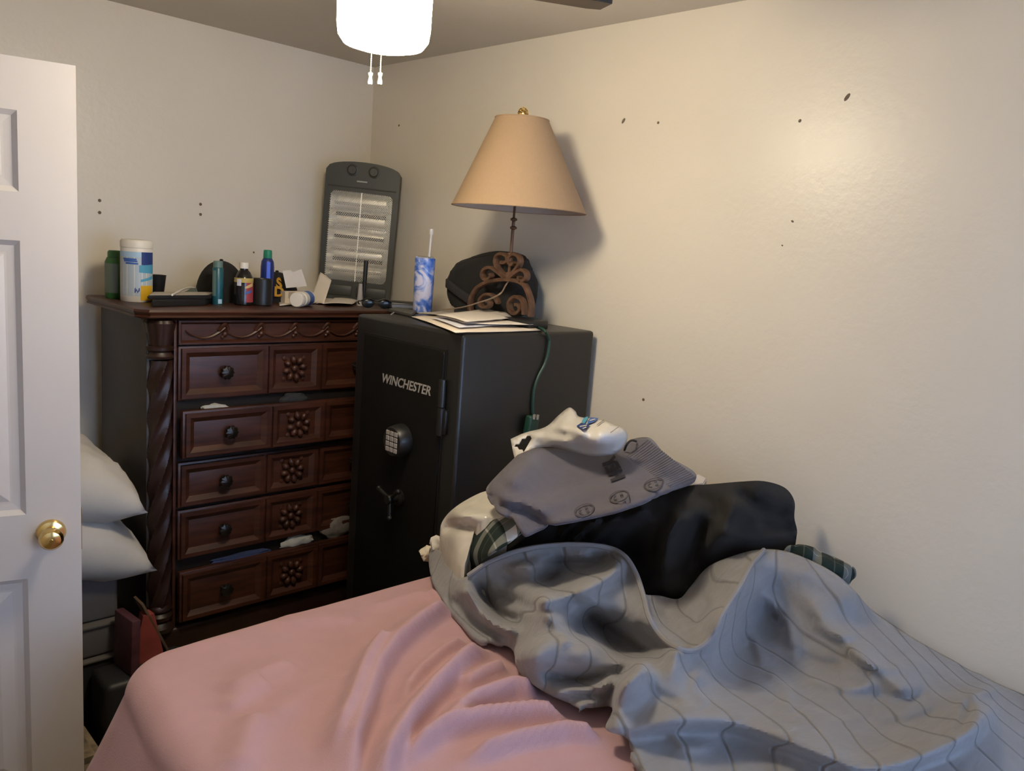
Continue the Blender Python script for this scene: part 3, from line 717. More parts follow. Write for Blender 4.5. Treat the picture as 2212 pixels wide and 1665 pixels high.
# 8 small bottle with white cap
pb = stand(526, -.41); q = thing('small_drink_bottle', 'small dark drink bottle with white cap and yellow red label', 'bottle', pb)
b = nb(); lathe(b, [(0, 0), (.030, 0), (.0335, .004), (.0335, .085), (.031, .1), (.022, .118), (.0145, .126), (.0145, .133), (0, .133)], n=32); finish('bottle_body', b, mat('dark_syrup', (.012, .012, .014, 1), .15), q)
b = nb(); lathe(b, [(0, .131), (.0165, .131), (.0165, .15), (.0155, .152), (0, .152)], n=28); finish('cap', b, WHITEP, q)
vb = math.atan2(CY-pb.y, CX-pb.x)
for nm, m, a0, a1, z0, z1, sk in (('yellow_label', mat('faded_yellow', (.5, .38, .12, 1), .5), -1.4, 1.4, .082, .098, (0, 0)), ('red_label', REDL, .25, 1.4, .012, .082, (0, 0)), ('yellow_flash', mat('pale_yellow', (.62, .45, .2, 1), .5), .15, 1.1, .060, .068, (.01, .016)), ('blue_flash', BLUEINK, .2, .9, .04, .048, (.008, .01)), ('white_patch', PAPER3, -.75, -.25, .07, .094, (0, 0))):
    b = nb(); cyl_wrap(b, (0, 0, 0), .0338 if nm != 'white_patch' else .0341, vb+a0, vb+a1, z0, z1, 12, sk)
    if nm in ('yellow_flash', 'blue_flash'): xform(b, Matrix.Diagonal((1.008, 1.008, 1, 1)))
    finish(nm, b, m, q)
# 9 blue bottle with green cap
pq = stand(576, -.30); q = thing('blue_bottle', 'blue bottle with green cap standing behind the black mug', 'bottle', pq)
b = nb(); lathe(b, [(0, 0), (.024, 0), (.025, .004), (.025, .135), (.023, .155), (.016, .168), (0, .168)], n=28); finish('bottle_body', b, BLUEB, q)
b = nb(); lathe(b, [(0, .167), (.0155, .167), (.0165, .17), (.0155, .196), (.013, .199), (0, .199)], n=24); finish('cap', b, GREENC, q)
vq = math.atan2(CY-pq.y, CX-pq.x); b = nb(); cyl_wrap(b, (0, 0, 0), .0252, vq-.1, vq+.45, .07, .155); finish('label', b, BLUEB_L, q)
# 10 black mug
pm = stand(566, -.42); q = thing('black_mug', 'black mug standing between the drink bottle and white carton', 'mug', pm)
b = nb(); lathe(b, [(0, 0), (.033, 0), (.036, .004), (.036, .096), (.0345, .098), (.033, .095), (.033, .006), (0, .005)], n=36); finish('mug_wall', b, BLACKP, q)
b = nb(); hd = math.atan2(CY-pm.y, CX-pm.x)-1.2
tube(b, smooth_path([(.034*math.cos(hd), .034*math.sin(hd), .08), (.056*math.cos(hd), .056*math.sin(hd), .076), (.06*math.cos(hd), .06*math.sin(hd), .05), (.052*math.cos(hd), .052*math.sin(hd), .026), (.034*math.cos(hd), .034*math.sin(hd), .022)], 5), .005, 8); finish('handle', b, BLACKP, q)
# 12 open white carton with a thumb notch
def plane_sheet(name, corners, m, thick=.0008, sag=0, parent=None, n=8):
    b = nb(); A, B, C, D = [Vector(c) for c in corners]; g = []
    for i in range(n+1):
        r_ = []
        for j in range(n+1):
            u, v = i/n, j/n; p_ = A*(1-u)*(1-v)+B*u*(1-v)+C*u*v+D*(1-u)*v
            p_ = p_+Vector((0, 0, sag*(4*u*(1-u)*.5+.6*(v-.5)**2*4*.5)+.0012*noise.noise(p_*30)))
            r_.append(b.verts.new(p_))
        g.append(r_)
    for i in range(n):
        for j in range(n): b.faces.new((g[i][j], g[i+1][j], g[i+1][j+1], g[i][j+1]))
    o = finish(name, b, m, parent); md = o.modifiers.new('thickness', 'SOLIDIFY'); md.thickness = thick; md.offset = 0
    return o
pk = stand(638, -.36); yk = pk.y
ct = thing('open_carton', 'small open white carton with a notched flap standing up', 'carton', (pk.x, pk.y, TZ))
def loc(v): return Vector(v)-Vector((pk.x, pk.y, TZ))
fl = [(610, 585), (628, 583), (632, 589), (639, 590), (644, 583), (651, 581), (663, 618), (618, 622)]
P = [loc(at_y(x_, y_, yk)) for x_, y_ in fl]
b = nb(); fa = [b.verts.new(v) for v in P]; b.faces.new(fa); bmesh.ops.triangulate(b, faces=b.faces[:]); o = finish('notched_flap', b, PAPER, ct, False); md = o.modifiers.new('thickness', 'SOLIDIFY'); md.thickness = .001
b = nb(); box(b, -.045, .045, -.002, .055, .0005, .048, .001); finish('carton_body', b, PAPER2, ct, False)
b = nb(); box(b, -.03, .02, -.0045, -.002, .022, .046); finish('carton_lip', b, GREYCARD, ct, False)
# 13 medicine bottle lying down
pmb = stand(648, -.475); R_ = .022
md_ = thing('pill_bottle', 'white pill bottle with blue label lying on its side by papers', 'bottle', (pmb.x, pmb.y, TZ+R_), .72)
dirv = at_z(682, 652, TZ)-at_z(632, 655, TZ); md_.rotation_euler = (0, 0, math.atan2(dirv.y, dirv.x)+.25); md_.scale = (1.3, 1.3, 1.3); md_.location.z = TZ+R_*1.3
b = nb(); lathe(b, [(0, -.03), (.019, -.03), (.021, -.027), (.021, -.008), (.018, -.006), (.0185, 0), (.0215, .003), (.0215, .07), (.019, .073), (0, .073)], n=32, axis='x'); finish('bottle_body', b, WHITEP, md_)
b = nb()
for k in range(24):
    a = 2*PI*k/24; box(b, -.026, -.009, .0208*math.cos(a)-.0008, .0208*math.cos(a)+.0008, .0208*math.sin(a)-.0008, .0208*math.sin(a)+.0008)
finish('cap_ribs', b, WHITEP, md_, False)
b = nb(); vs_ = []
for i in range(33):
    a = 2*PI*i/32; vs_.append([b.verts.new((x_, .0218*math.cos(a), .0218*math.sin(a))) for x_ in (.026, .062)])
for a_, c_ in zip(vs_, vs_[1:]): b.faces.new((a_[0], a_[1], c_[1], c_[0]))
finish('blue_label', b, BLUEINK, md_)
for i, (x0, x1, a0) in enumerate(((.032, .048, -1.1), (.030, .05, -1.5), (.036, .056, -1.9), (.034, .044, -2.2))):
    b = nb(); g = []
    for k in range(5):
        a = a0+.16*k/4; g.append([b.verts.new((x_, .0221*math.cos(a), .0221*math.sin(a))) for x_ in (x0, x1)])
    for a_, c_ in zip(g, g[1:]): b.faces.new((a_[0], a_[1], c_[1], c_[0]))
    finish('label_print', b, PAPER3, md_)
# 14 papers
def sheet(name, pxs, z, m, label, sag=.004, cat='paper', grp=None, zs=None):
    cs_ = [at_z(x_, y_, (zs[i] if zs else z)) for i, (x_, y_) in enumerate(pxs)]
    o = plane_sheet(name, cs_, m, .0006, sag); c = sum(cs_, Vector())/4; c.z = min(v.z for v in cs_)
    return tag(origin(o, c), label, cat, grp)
sheet('paper_sheet', [(604, 661), (690, 655), (706, 634), (600, 636)], TZ+.0025, PAPER, 'white sheet lying under the pill bottle')
sheet('paper_sheet', [(683, 656), (748, 654), (742, 633), (700, 628)], TZ+.004, PAPER2, 'cream sheet lying flat between pill bottle and heater')
lean = [stand(668, -.33)+Vector((0, 0, .004)), stand(700, -.40)+Vector((0, 0, .004)), at_y(716, 606, -.33), at_y(692, 588, -.27)]
tag(origin(plane_sheet('paper_sheet', lean, PAPER2, .0006, .004), lean[0]), 'bent paper sheet leaning upright beside the open carton', 'paper')
sheet('receipt', [(697, 657), (760, 658), (773, 649), (724, 643)], TZ+.009, PAPER, 'crumpled receipt at the front edge of the chest', .007, 'receipt')
b = nb(); tube(b, [at_z(588, 622, TZ+.012), at_z(632, 632, TZ+.006)], .0035, 8); tag(origin(finish('black_pen', b, BLACKP), at_z(588, 622, TZ+.008)), 'black pen lying behind the carton under the gold monogram', 'pen')

# ---------------------------------------------------------------- quartz heater wedged in the corner
hb = Vector((-.185, -.20, TZ+.002))
ht = thing('quartz_heater', 'charcoal quartz heater with wire grille leaning in the corner', 'heater', hb)
pl_ = at_z(842, 651, TZ+.012); 
ang = math.atan2(-(fw[0]), fw[1])*-1
HWD = .156
# heater frame: x = across, facing the camera bearing; small lean
face = math.atan2(-fw[0], -(-fw[1])) if False else 0
yaw_h = -YAW+.03
ht.rotation_euler = (math.radians(-1.0), math.radians(2.0), yaw_h)
def rrect(x0, x1, z0, z1, r, n=5):
    P = []
    for cx, cz, a0 in ((x1-r, z0+r, -PI/2), (x1-r, z1-r, 0), (x0+r, z1-r, PI/2), (x0+r, z0+r, PI)):
        for k in range(n+1): a = a0+PI/2*k/n; P.append((cx+r*math.cos(a), cz+r*math.sin(a)))
    return P
Ht = .575
def outer(n=80):
    P = []; k = 20
    P += [(-HWD+.004+2*(HWD-.004)*t/k, 0) for t in range(k)]
    P += [(HWD-.004+.004*t/k, Ht*.93*t/k) for t in range(k)]
    P += [(HWD*math.cos(PI*t/k), Ht*.93+.045*math.sin(PI*t/k)**.75) for t in range(k)]
    P += [(-HWD+.004*t/k, Ht*.93*(1-t/k)) for t in range(k)]
    return P
def resample(P, n, start):
    P = [Vector((x_, 0, z_)) for x_, z_ in P]; L_ = [0]
    for i in range(len(P)): L_.append(L_[-1]+(P[(i+1) % len(P)]-P[i]).length)
    out = []
    for k in range(n):
        s_ = (start+k/n) % 1*L_[-1]
        for i in range(len(P)):
            if L_[i] <= s_ <= L_[i+1]+1e-9:
                t = (s_-L_[i])/max(1e-9, L_[i+1]-L_[i]); q_ = P[i]*(1-t)+P[(i+1) % len(P)]*t; out.append((q_.x, q_.z)); break
    return out
gx, gz0, gz1 = HWD-.024, .082, .455
O_ = outer(); I_ = []
cxz = (0, Ht*.47)
inn = rrect(-gx, gx, gz0, gz1, .02, 6)
def cast(poly, a):
    best = None; d = Vector((math.cos(a), math.sin(a)))
    for i in range(len(poly)):
        p0 = Vector(poly[i])-Vector(cxz); p1 = Vector(poly[(i+1) % len(poly)])-Vector(cxz); e = p1-p0; den = d.x*e.y-d.y*e.x
        if abs(den) < 1e-12: continue
        t = (p0.x*e.y-p0.y*e.x)/den; u_ = (p0.x*d.y-p0.y*d.x)/den
        if t > 0 and -1e-6 <= u_ <= 1+1e-6: best = t if best is None else max(best, t)
    return (cxz[0]+d.x*best, cxz[1]+d.y*best)
NA = 96; AA = [2*PI*k/NA for k in range(NA)]
oc = [cast(O_, a) for a in AA]; ic = [cast(inn, a) for a in AA]
b = nb(); yf, yb_ = -.028, .03
vo = [b.verts.new((x_, yf, z_)) for x_, z_ in oc]; vi = [b.verts.new((x_, yf, z_)) for x_, z_ in ic]; vi2 = [b.verts.new((x_*.985, yf+.012, z_)) for x_, z_ in ic]; vb_ = [b.verts.new((x_, yb_, z_)) for x_, z_ in oc]
for k in range(NA):
    j = (k+1) % NA
    b.faces.new((vo[k], vo[j], vi[j], vi[k])); b.faces.new((vi[k], vi[j], vi2[j], vi2[k])); b.faces.new((vo[j], vo[k], vb_[k], vb_[j]))
b.faces.new(vb_[::-1]); bmesh.ops.recalc_face_normals(b, faces=b.faces[:])
finish('housing', b, CHARP, ht, True, .5)
b = nb(); n_ = 60; g = []
for i in range(n_+1):
    t = i/n_; z_ = gz0+(gz1-gz0)*t; yy = .018-.012*abs(math.sin(t*PI*5.0)) 
    g.append([b.verts.new((x_, yy-(.022 if abs(x_) > gx-.02 else 0), z_)) for x_ in (-gx, -gx+.03, 0, gx-.03, gx)])
for r0, r1 in zip(g, g[1:]):
    for k in range(4): b.faces.new((r0[k], r0[k+1], r1[k+1], r1[k]))
bmesh.ops.recalc_face_normals(b, faces=b.faces[:]); finish('reflector', b, CHROME, ht)
for z_ in (.172, .268, .362):
    b = nb(); box(b, -gx+.026, gx-.026, -.002, .004, z_-.007, z_+.007, .002, 1); finish('dark_slot', b, BLACKP, ht, False)
for z_ in (.125, .218, .312, .405):
    b = nb(); tube(b, [(-gx+.02, -.006, z_), (gx-.02, -.006, z_)], .006, 10); finish('quartz_tube', b, QUARTZ, ht)
b = nb(); sp_ = .0062; W_ = 2*gx; Hh = gz1-gz0
for sg in (1, -1):
    c0 = -Hh
    while c0 < W_:
        a_ = (max(c0, 0), max(-c0, 0)); e_ = min(W_, c0+Hh); c_ = (e_, e_-c0)
        f_ = lambda u: (-gx+u if sg > 0 else gx-u)
        if c_[0]-a_[0] > .01: tube(b, [(f_(a_[0]), -.024, gz0+a_[1]), (f_(c_[0]), -.024, gz0+c_[1])], .0009, 3)
        c0 += sp_*1.5
gr = finish('wire_grille', b, WIRE, ht, False); gr['kind'] = 'stuff'
b = nb(); box(b, -.002, .002, -.0255, -.0235, gz0, gz1); finish('grille_bar', b, WIRE, ht, False)
for x_ in (-.045, .045):
    b = nb(); lathe(b, [(0, 0), (.024, 0), (.024, -.003), (.018, -.005), (.016, -.012), (0, -.012)], (x_, yf, Ht*.93+.008), 24, 'y'); box(b, x_-.002, x_+.002, yf-.015, yf-.011, Ht*.93-.006, Ht*.93+.022); finish('control_knob', b, CHARP, ht)
b = nb(); box(b, -.024, .02, yf-.001, yf+.001, .497, .503, .0004, 1); finish('maker_mark', b, mat('grey_mark', (.3, .3, .29, 1), .5), ht, False)
b = nb(); box(b, -HWD+.012, HWD-.012, yf-.004, yf+.002, .471, .476, .0015, 1); finish('trim_ridge', b, CHARP, ht)
b = nb(); box(b, -HWD+.02, -.01, yf-.0035, yf+.002, .018, .062, .003); box(b, .01, HWD-.02, yf-.0035, yf+.002, .018, .062, .003); finish('lower_panel', b, CHARP, ht)
# slim things in front of the heater
ps = stand(785, -.40); q = thing('black_wand', 'tall slim black wand with a pale holder before the heater', 'brush', ps)
b = nb(); lathe(b, [(0, .02), (.006, .02), (.008, .06), (.0095, .175), (.0095, .182), (0, .183)], n=16); xform(b, Matrix.Rotation(.03, 4, 'Y')); finish('wand_handle', b, BLACKP, q)
b = nb(); lathe(b, [(0, 0), (.013, 0), (.013, .004), (.009, .06), (.007, .088), (0, .089)], (-.013, .004, 0), 18); finish('pale_holder', b, mat('grey_holder', (.4, .38, .38, 1), .4), q)
b = nb(); ball(b, (.018, -.004, .011), .011, (1.3, 1, 1), 10); finish('clip', b, mat('grey_clip', (.22, .2, .2, 1), .4), q)

# ================================================================ ON THE SAFE
SZ = SH
pr_ = at_z(808, 664, SZ)
sg_ = thing('sunglasses', 'dark sunglasses with blue glinting lenses at the safe back edge', 'sunglasses', at_z(812, 666, SZ), -.5)
for s in (-1, 1):
    b = nb(); ball(b, (s*.030, 0, .018), .024, (1, .22, .75), 14); finish('lens', b, mat('mirror_lens', (.012, .016, .022, 1), .2), sg_)
    b = nb(); tube(b, smooth_path([(s*.055, 0, .024), (s*.06, .03, .022), (s*.058, .09, .012), (s*.05, .115, .004)], 4), .0025, 6); finish('temple', b, BLACKP, sg_)
b = nb(); tube(b, smooth_path([(-.055, -.004, .026), (-.03, -.009, .036), (0, -.006, .028), (.03, -.009, .036), (.055, -.004, .026)], 4), .0025, 6); finish('frame', b, BLACKP, sg_)
pw = at_z(866, 668, SZ); q = thing('black_wallet', 'black folded wallet on the safe left of the blue tumbler', 'wallet', pw, -.6)
b = nb(); box(b, -.055, .055, -.02, .06, .0, .028, .007, 3); finish('wallet_body', b, BLACKP, q)
b = nb(); box(b, -.035, .045, -.0225, -.019, .006, .018, .001, 1); finish('grey_patch', b, mat('slate_patch', (.13, .14, .18, 1), .4), q)
pf = at_z(862, 682, SZ); q = quadslab('grey_phone', [at_z(836, 673, SZ), at_z(890, 686, SZ), at_z(900, 676, SZ), at_z(858, 668, SZ)], SZ+.0005, SZ+.010, mat('dark_grey_case', (.06, .06, .056, 1), .4)); tag(q, 'flat dark grey phone at the safe edge before the tumbler', 'phone')
b = nb(); tube(b, [at_z(845, 679, SZ+.012), at_z(851, 675, SZ+.0125)], .002, 6); tag(origin(finish('silver_key', b, SILVER), at_z(848, 677, SZ+.01)), 'tiny silver key lying on the flat grey phone', 'key')
# tumbler
pt_ = at_z(912, 674, SZ); q = thing('marbled_tumbler', 'tall blue and white marbled tumbler with a clear straw', 'tumbler', pt_)
b = nb(); lathe(b, [(0, 0), (.0335, 0), (.035, .003), (.0372, .192), (.0365, .197), (.033, .197), (.033, .18), (0, .18)], n=40); finish('tumbler_body', b, TUMBLER, q)
b = nb(); lathe(b, [(0, .19), (.033, .19), (.033, .201), (.03, .203), (0, .203)], n=32); finish('lid', b, CLEARP, q)
b = nb(); tube(b, [(.006, -.006, .05), (.012, -.012, .285)], .0042, 10); finish('straw', b, STRAWM, q)
b = nb(); lathe(b, [(0, .281), (.006, .281), (.0072, .285), (.0072, .298), (.006, .302), (0, .302)], (.012, -.012, 0), 12); finish('straw_tip', b, STRAWM, q)
# papers under the lamp and along the edge
def paper_on(name, pxs, z, m, label, sag=.003, zs=None): return sheet(name, pxs, z, m, label, sag, 'paper', 'loose papers on the safe', zs)
paper_on('paper_sheet', [(888, 684), (984, 719), (1168, 714), (1050, 668)], SZ+.0035, PAPER2, 'largest cream sheet overhanging the front edge of the safe')
paper_on('paper_sheet', [(932, 687), (992, 708), (1130, 699), (1064, 674)], SZ+.010, PAPER3, 'bluish sheet lying in the middle of the paper pile')
paper_on('paper_sheet', [(940, 683), (1000, 699), (1152, 702), (1100, 676)], SZ+.016, PAPER, 'white envelope second from the top of the paper pile', .006)
paper_on('paper_sheet', [(942, 680), (1006, 696), (1108, 687), (1072, 664)], SZ+.024, PAPER, 'topmost white sheet of the pile with a raised corner', .005, (SZ+.022, SZ+.024, SZ+.026, SZ+.034))
paper_on('paper_sheet', [(900, 676), (956, 683), (1040, 676), (1000, 668)], SZ+.010, GREYCARD, 'small printed leaflet behind the paper pile, near the tumbler', .004)
# black box the lamp stands on
A_ = at_x(1018, 668, -.24); 
b = nb(); box(b, -.285, -.195, -1.365, -.985, SZ+.0005, SZ+.0285, .004); tag(origin(finish('black_box', b, BLACKP), (-.2, -1.18, SZ)), 'flat black box under the feet of the table lamp', 'box')
# ---- table lamp
LPX = -.24
def lp(px, py): return at_x(px, py, LPX)
lb = lp(1091, 680); lamp = thing('table_lamp', 'rusty scrolled iron table lamp with a wide tan cone shade', 'lamp', (LPX, lb.y, SZ+.029))
LO = Vector(lamp.location)
def lw(bm): return xform(bm, Matrix.Translation(-LO))
def bar(name, pts, r=.0062, wd_=.011):
    b = nb(); P = smooth_path([lp(*c) for c in pts], 5); tube(b, P, r, sq=((1, 0, 0), wd_)); finish(name, lw(b), RUST, lamp, True, .9)
zf = SZ+.029
def foot_pt(px, py): p_ = lp(px, py); return p_
bar('base_arch', [(1019, 676), (1016, 662), (1019, 645), (1030, 624), (1050, 611), (1075, 605), (1096, 604), (1118, 607), (1134, 616), (1144, 638), (1149, 662), (1147, 684)])
bar('inner_scroll', [(1077, 655), (1072, 644), (1061, 636), (1048, 637), (1038, 648), (1039, 659), (1049, 664), (1058, 660), (1059, 652), (1053, 650)], .005)
bar('inner_scroll', [(1134, 680), (1132, 656), (1126, 645), (1114, 641), (1103, 650), (1101, 664), (1107, 675), (1117, 677), (1125, 669), (1122, 659), (1115, 658)], .006)
bar('top_scroll', [(1096, 598), (1082, 585), (1072, 569), (1074, 554), (1085, 548), (1096, 553), (1098, 563), (1091, 568), (1084, 566)], .0055)
bar('top_scroll', [(1098, 598), (1113, 585), (1124, 569), (1123, 556), (1113, 549), (1103, 555), (1101, 566), (1107, 572), (1112, 567)], .0055)
bar('side_scroll', [(1092, 600), (1075, 586), (1062, 578), (1049, 581), (1043, 592), (1047, 602), (1056, 603), (1062, 597), (1061, 591)], .0055)
bar('side_scroll', [(1104, 600), (1116, 589), (1129, 583), (1138, 590), (1138, 601), (1130, 607), (1123, 603), (1124, 597)], .0055)
b = nb(); ball(b, lp(1099, 596), .013, (1, 1, 1.2), 12); finish('knot', lw(b), RUST, lamp)
b = nb(); tube(b, [lp(1098, 602), lp(1104, 545), lp(1110, 470)], .0055, 12)
tube(b, [lp(1110, 470), lp(1128, 262)], .004, 10)
for c in ((1103, 549), (1109, 492), (1110, 474)):
    p_ = lp(*c); lathe(b, [(.0055, -.006), (.011, -.003), (.012, .0), (.011, .003), (.0055, .006)], p_, 14)
finish('stem', lw(b), RUST, lamp)
b = nb(); bc, tc_ = lp(1121, 452), lp(1128, 258); axis = (tc_-bc); hgt = axis.length
rb_, rt_ = .222, .088
prof = [(rb_, 0), (rb_+.001, .004), (rt_+.0008, hgt-.003), (rt_, hgt)]
def cone(b_, r0, r1, flip=False):
    g_ = []
    for i in range(2+8):
        t = i/9; g_.append([b_.verts.new(bc+axis*t+Vector(((r0+(r1-r0)*t)*math.cos(2*PI*k/64), (r0+(r1-r0)*t)*math.sin(2*PI*k/64), 0))) for k in range(64)])
    for a_, c_ in zip(g_, g_[1:]):
        for k in range(64):
            f_ = (a_[k], a_[(k+1) % 64], c_[(k+1) % 64], c_[k]); b_.faces.new(f_[::-1] if flip else f_)
cone(b, rb_, rt_); sh = finish('lamp_shade', lw(b), SHADE, lamp)
b = nb(); cone(b, rb_-.003, rt_-.003, True); finish('shade_lining', lw(b), SHADE_I, sh)
b = nb()
for c_, r_ in ((bc, rb_), (tc_, rt_)):
    pts = [c_+Vector((r_*math.cos(2*PI*k/48), r_*math.sin(2*PI*k/48), 0)) for k in range(49)]; tube(b, pts, .0024, 6)
finish('shade_trim', lw(b), SHADE, sh)
b = nb()
for k in range(3): tube(b, [tc_, tc_+Vector((rt_*math.cos(2*PI*k/3), rt_*math.sin(2*PI*k/3), 0))], .0018, 6)
finish('spider', lw(b), RUST, sh)
b = nb(); fc = lp(1130, 245); tube(b, [tc_, fc], .003, 8); fn = finish('finial_post', lw(b), GOLDM, lamp)
b = nb()
for k in range(5):
    for s in (1, -1):
        pts = [fc+Vector((.0165*math.cos(t*s*2.2+k*2*PI/5)*math.sin(t), .0165*math.sin(t*s*2.2+k*2*PI/5)*math.sin(t), -.0185*math.cos(t))) for t in np.linspace(0, PI, 16)]
        tube(b, pts, .0018, 5)
ball(b, fc, .011, (1, 1, 1.1), 10)
finish('finial', lw(b), GOLDM, lamp)
b = nb(); pts = [lp(1099, 606), lp(1096, 618)+Vector((-.01, 0, 0)), at_z(1082, 633, SZ+.11), at_z(1060, 645, SZ+.085), at_z(1035, 653, SZ+.065), at_z(1010, 661, SZ+.045), at_z(985, 666, SZ+.03), at_z(955, 668, SZ+.018)]
tube(b, smooth_path(pts, 5), .0026, 8); finish('lamp_cord', lw(b), CORDM, lamp)

# ---- black duffel bag behind the lamp
bc_ = Vector((-.118, -.985, SZ))
bag = thing('black_duffel', 'slouching black fabric bag behind the table lamp on the safe', 'bag', bc_)
b = nb(); bmesh.ops.create_icosphere(b, subdivisions=5, radius=1)
for v in b.verts:
    q = v.co.copy(); sx = lambda t, e: math.copysign(abs(t)**e, t)
    x_, y_, z_ = sx(q.x, .7), sx(q.y, .6), sx(q.z, .6)
    k = noise.noise(q*1.6+Vector((3, 1, 0)))*.09+noise.noise(q*4.5)*.03+.02*noise.noise(Vector((q.x*3, q.y*3, q.z*14)))
    hz = .112+.012*math.cos(y_*2.0+.9)
    v.co = Vector((x_*.080*(1+k), y_*.20*(1+k), (z_*hz*(1+k*.8))+hz))
lo_ = min(v.co.z for v in b.verts)
for v in b.verts: v.co.z = max(v.co.z-lo_-.008, 0)
finish('bag_body', b, BLACKC, bag)
b = nb(); pts = [Vector((-.082-.003*math.sin(i*.7), .15-.03*i, .11-.011*i)) for i in range(9)]
tube(b, smooth_path(pts, 3), .006, sq=((0, 0, 1), .016)); finish('strap', b, mat('black_webbing', (.028, .026, .028, 1), .7, 0, .4, 200), bag)
# ---- green extension cord hanging down the safe's side
def sy(px, py, off=.006): return at_y(px, py, SY0-off)
cord = thing('extension_cord', 'green extension cord hanging down the side of the safe', 'cord', sy(1172, 712)); CO = Vector(cord.location)
b = nb(); e0 = at_z(1150, 700, SZ+.007)
pts = [e0, at_z(1166, 708, SZ+.008), sy(1176, 714, .008), sy(1186, 732), sy(1185, 755, .007), sy(1177, 785), sy(1162, 815), sy(1153, 845), sy(1151, 880), sy(1152, 898)]
tube(b, smooth_path(pts, 6), .0042, 8); xform(b, Matrix.Translation(-CO)); finish('cable', b, GREENCORD, cord)
b = nb(); pp = sy(1148, 916, .02)
q2 = nb(); box(q2, -.022, .022, -.014, .014, -.035, .028, .008, 3); xform(q2, Matrix.Translation(pp-CO) @ Matrix.Rotation(.15, 4, 'Y')); 
finish('outlet_block', q2, GREENCORD, cord)
for dx in (-.009, .007):
    q2 = nb(); box(q2, dx-.004, dx+.004, -.016, -.012, .018, .034); xform(q2, Matrix.Translation(pp-CO) @ Matrix.Rotation(.15, 4, 'Y')); finish('prong', q2, SILVER, cord, False)

# ================================================================ THE BED
MZ = .742
bed = thing('bed', 'low bed made up with a pink fitted sheet along the wall', 'bed', (-.8, -2.5, 0)); BO = Vector(bed.location)
def bw(bm): return xform(bm, Matrix.Translation(-BO))
YB0, YB1 = -1.43, -3.75
b = nb(); box(b, -1.52, -.02, YB1+.03, YB0-.02, .42, MZ-.015, .05, 4); finish('mattress', bw(b), MATTR, bed)
b = nb(); box(b, -1.50, -.03, YB1+.04, YB0-.03, .17, .42, .01); finish('box_spring', bw(b), MATTR, bed)
for x_ in (-1.42, -.1):
    for y_ in (YB1+.12, YB0-.12):
        b = nb(); lathe(b, [(0, 0), (.022, 0), (.025, .17), (0, .17)], (x_, y_, 0), 14); finish('leg', bw(b), BLACKP, bed)
# sheet: parameter grid (s across from the wall to the floor side, t along), rounded at both free edges
def left_edge(y): return -1.575-.12*min(max(YB0-y, 0), .7)
RID = [  # wrinkles seen in the photograph: centre line, height, width on its shaded and its lit side
 ([(972, 1328), (950, 1338), (905, 1370), (855, 1415), (820, 1470), (795, 1545), (770, 1620), (755, 1700)], 0.0520, 0.0119, .05),
 ([(1052, 1416), (1005, 1450), (940, 1515), (890, 1575), (850, 1640), (820, 1720)], 0.0585, 0.0136, .035),
 ([(835, 1395), (808, 1430), (780, 1490), (755, 1560), (715, 1640)], 0.0286, 0.0119, .03),
 ([(1005, 1392), (960, 1420), (905, 1470), (865, 1530)], 0.0286, 0.0119, .025),
 ([(1222, 1560), (1150, 1552), (1040, 1565), (950, 1592), (870, 1650)], 0.0455, 0.0136, .02),
 ([(1295, 1600), (1220, 1592), (1120, 1612), (1000, 1650)], 0.0390, 0.0119, .025),
 ([(1160, 1508), (1110, 1500), (1030, 1530), (960, 1580)], 0.0455, 0.0136, .03),
 ([(1092, 1450), (1050, 1466), (1000, 1500)], 0.0325, 0.0119, .03),
 ([(640, 1435), (560, 1460), (480, 1505)], 0.0156, 0.0255, .05),
 ([(585, 1480), (540, 1500), (490, 1545)], 0.0169, 0.0170, .04),
 ([(560, 1545), (535, 1600), (515, 1680)], 0.0208, 0.0255, .04),
 ([(780, 1338), (700, 1342), (600, 1352)], 0.0130, 0.0213, .05),
 ([(930, 1280), (860, 1300), (800, 1318)], 0.0104, 0.0213, .04),
 ([(760, 1470), (660, 1510), (590, 1560)], 0.0130, 0.0255, .05),
 ([(955, 1310), (945, 1298), (925, 1285)], 0.0195, 0.0102, .02)]
RID = [([at_z(x_, y_, MZ) for x_, y_ in ln], h*1.0, wl, wr) for ln, h, wl, wr in RID]
RID = [(ln, h, wl, wr) for ln, h, wl, wr in RID]
FS = Field([Vector((x_, y_, 0)) for x_ in (-1.7, -.8, 0) for y_ in (-1.4, -2.5, -3.7)], 1e-6, RID, [(3.2, .006, .6, .5), (9, .0022, .5, .7)])
NS, NT = 320, 350
b = nb(); g = []; R0 = .06; CR = .13
def fall(rho, flare, drop):
    """cloth running rho past the inner line: on top, over the rounded edge, then down"""
    f0 = CR-R0; f1 = f0+R0*PI/2
    if rho < f0: return rho, 0
    if rho < f1: th = (rho-f0)/R0; return f0+R0*math.sin(th), -R0*(1-math.cos(th))
    d_ = min(rho-f1, drop); return CR+flare*d_, -R0-d_
TW = 1.55-.012+.06+.42; TL = (YB0-YB1)+.06+.25
for j in range(NT+1):
    V = .38-(TL+.13)*j/NT            # distance past the far inner line
    for i in range(NS+1):
        c_ = TW*i/NS; yb = YB0-CR+min(V, 0)
        xin = left_edge(yb)+CR; U = c_-(-.012-xin)
        if U > 0 and V > 0:
            rho = math.hypot(U, V); o_, dz = fall(rho, .50*U/rho+.02, .42); x_, y_ = xin-o_*U/rho, YB0-CR+o_*V/rho
        elif U > 0: o_, dz = fall(U, .50, .42); x_, y_ = xin-o_, yb
        elif V > 0: o_, dz = fall(V, .0, .34); x_, y_ = -.012-c_, YB0-CR+o_
        else: x_, y_, dz = -.012-c_, yb, 0
        g.append((x_, y_, MZ+dz))
G = np.array(g)
wz = FS(G[:, :2]); topm = np.clip((G[:, 2]-(MZ-.07))/.07, 0, 1)
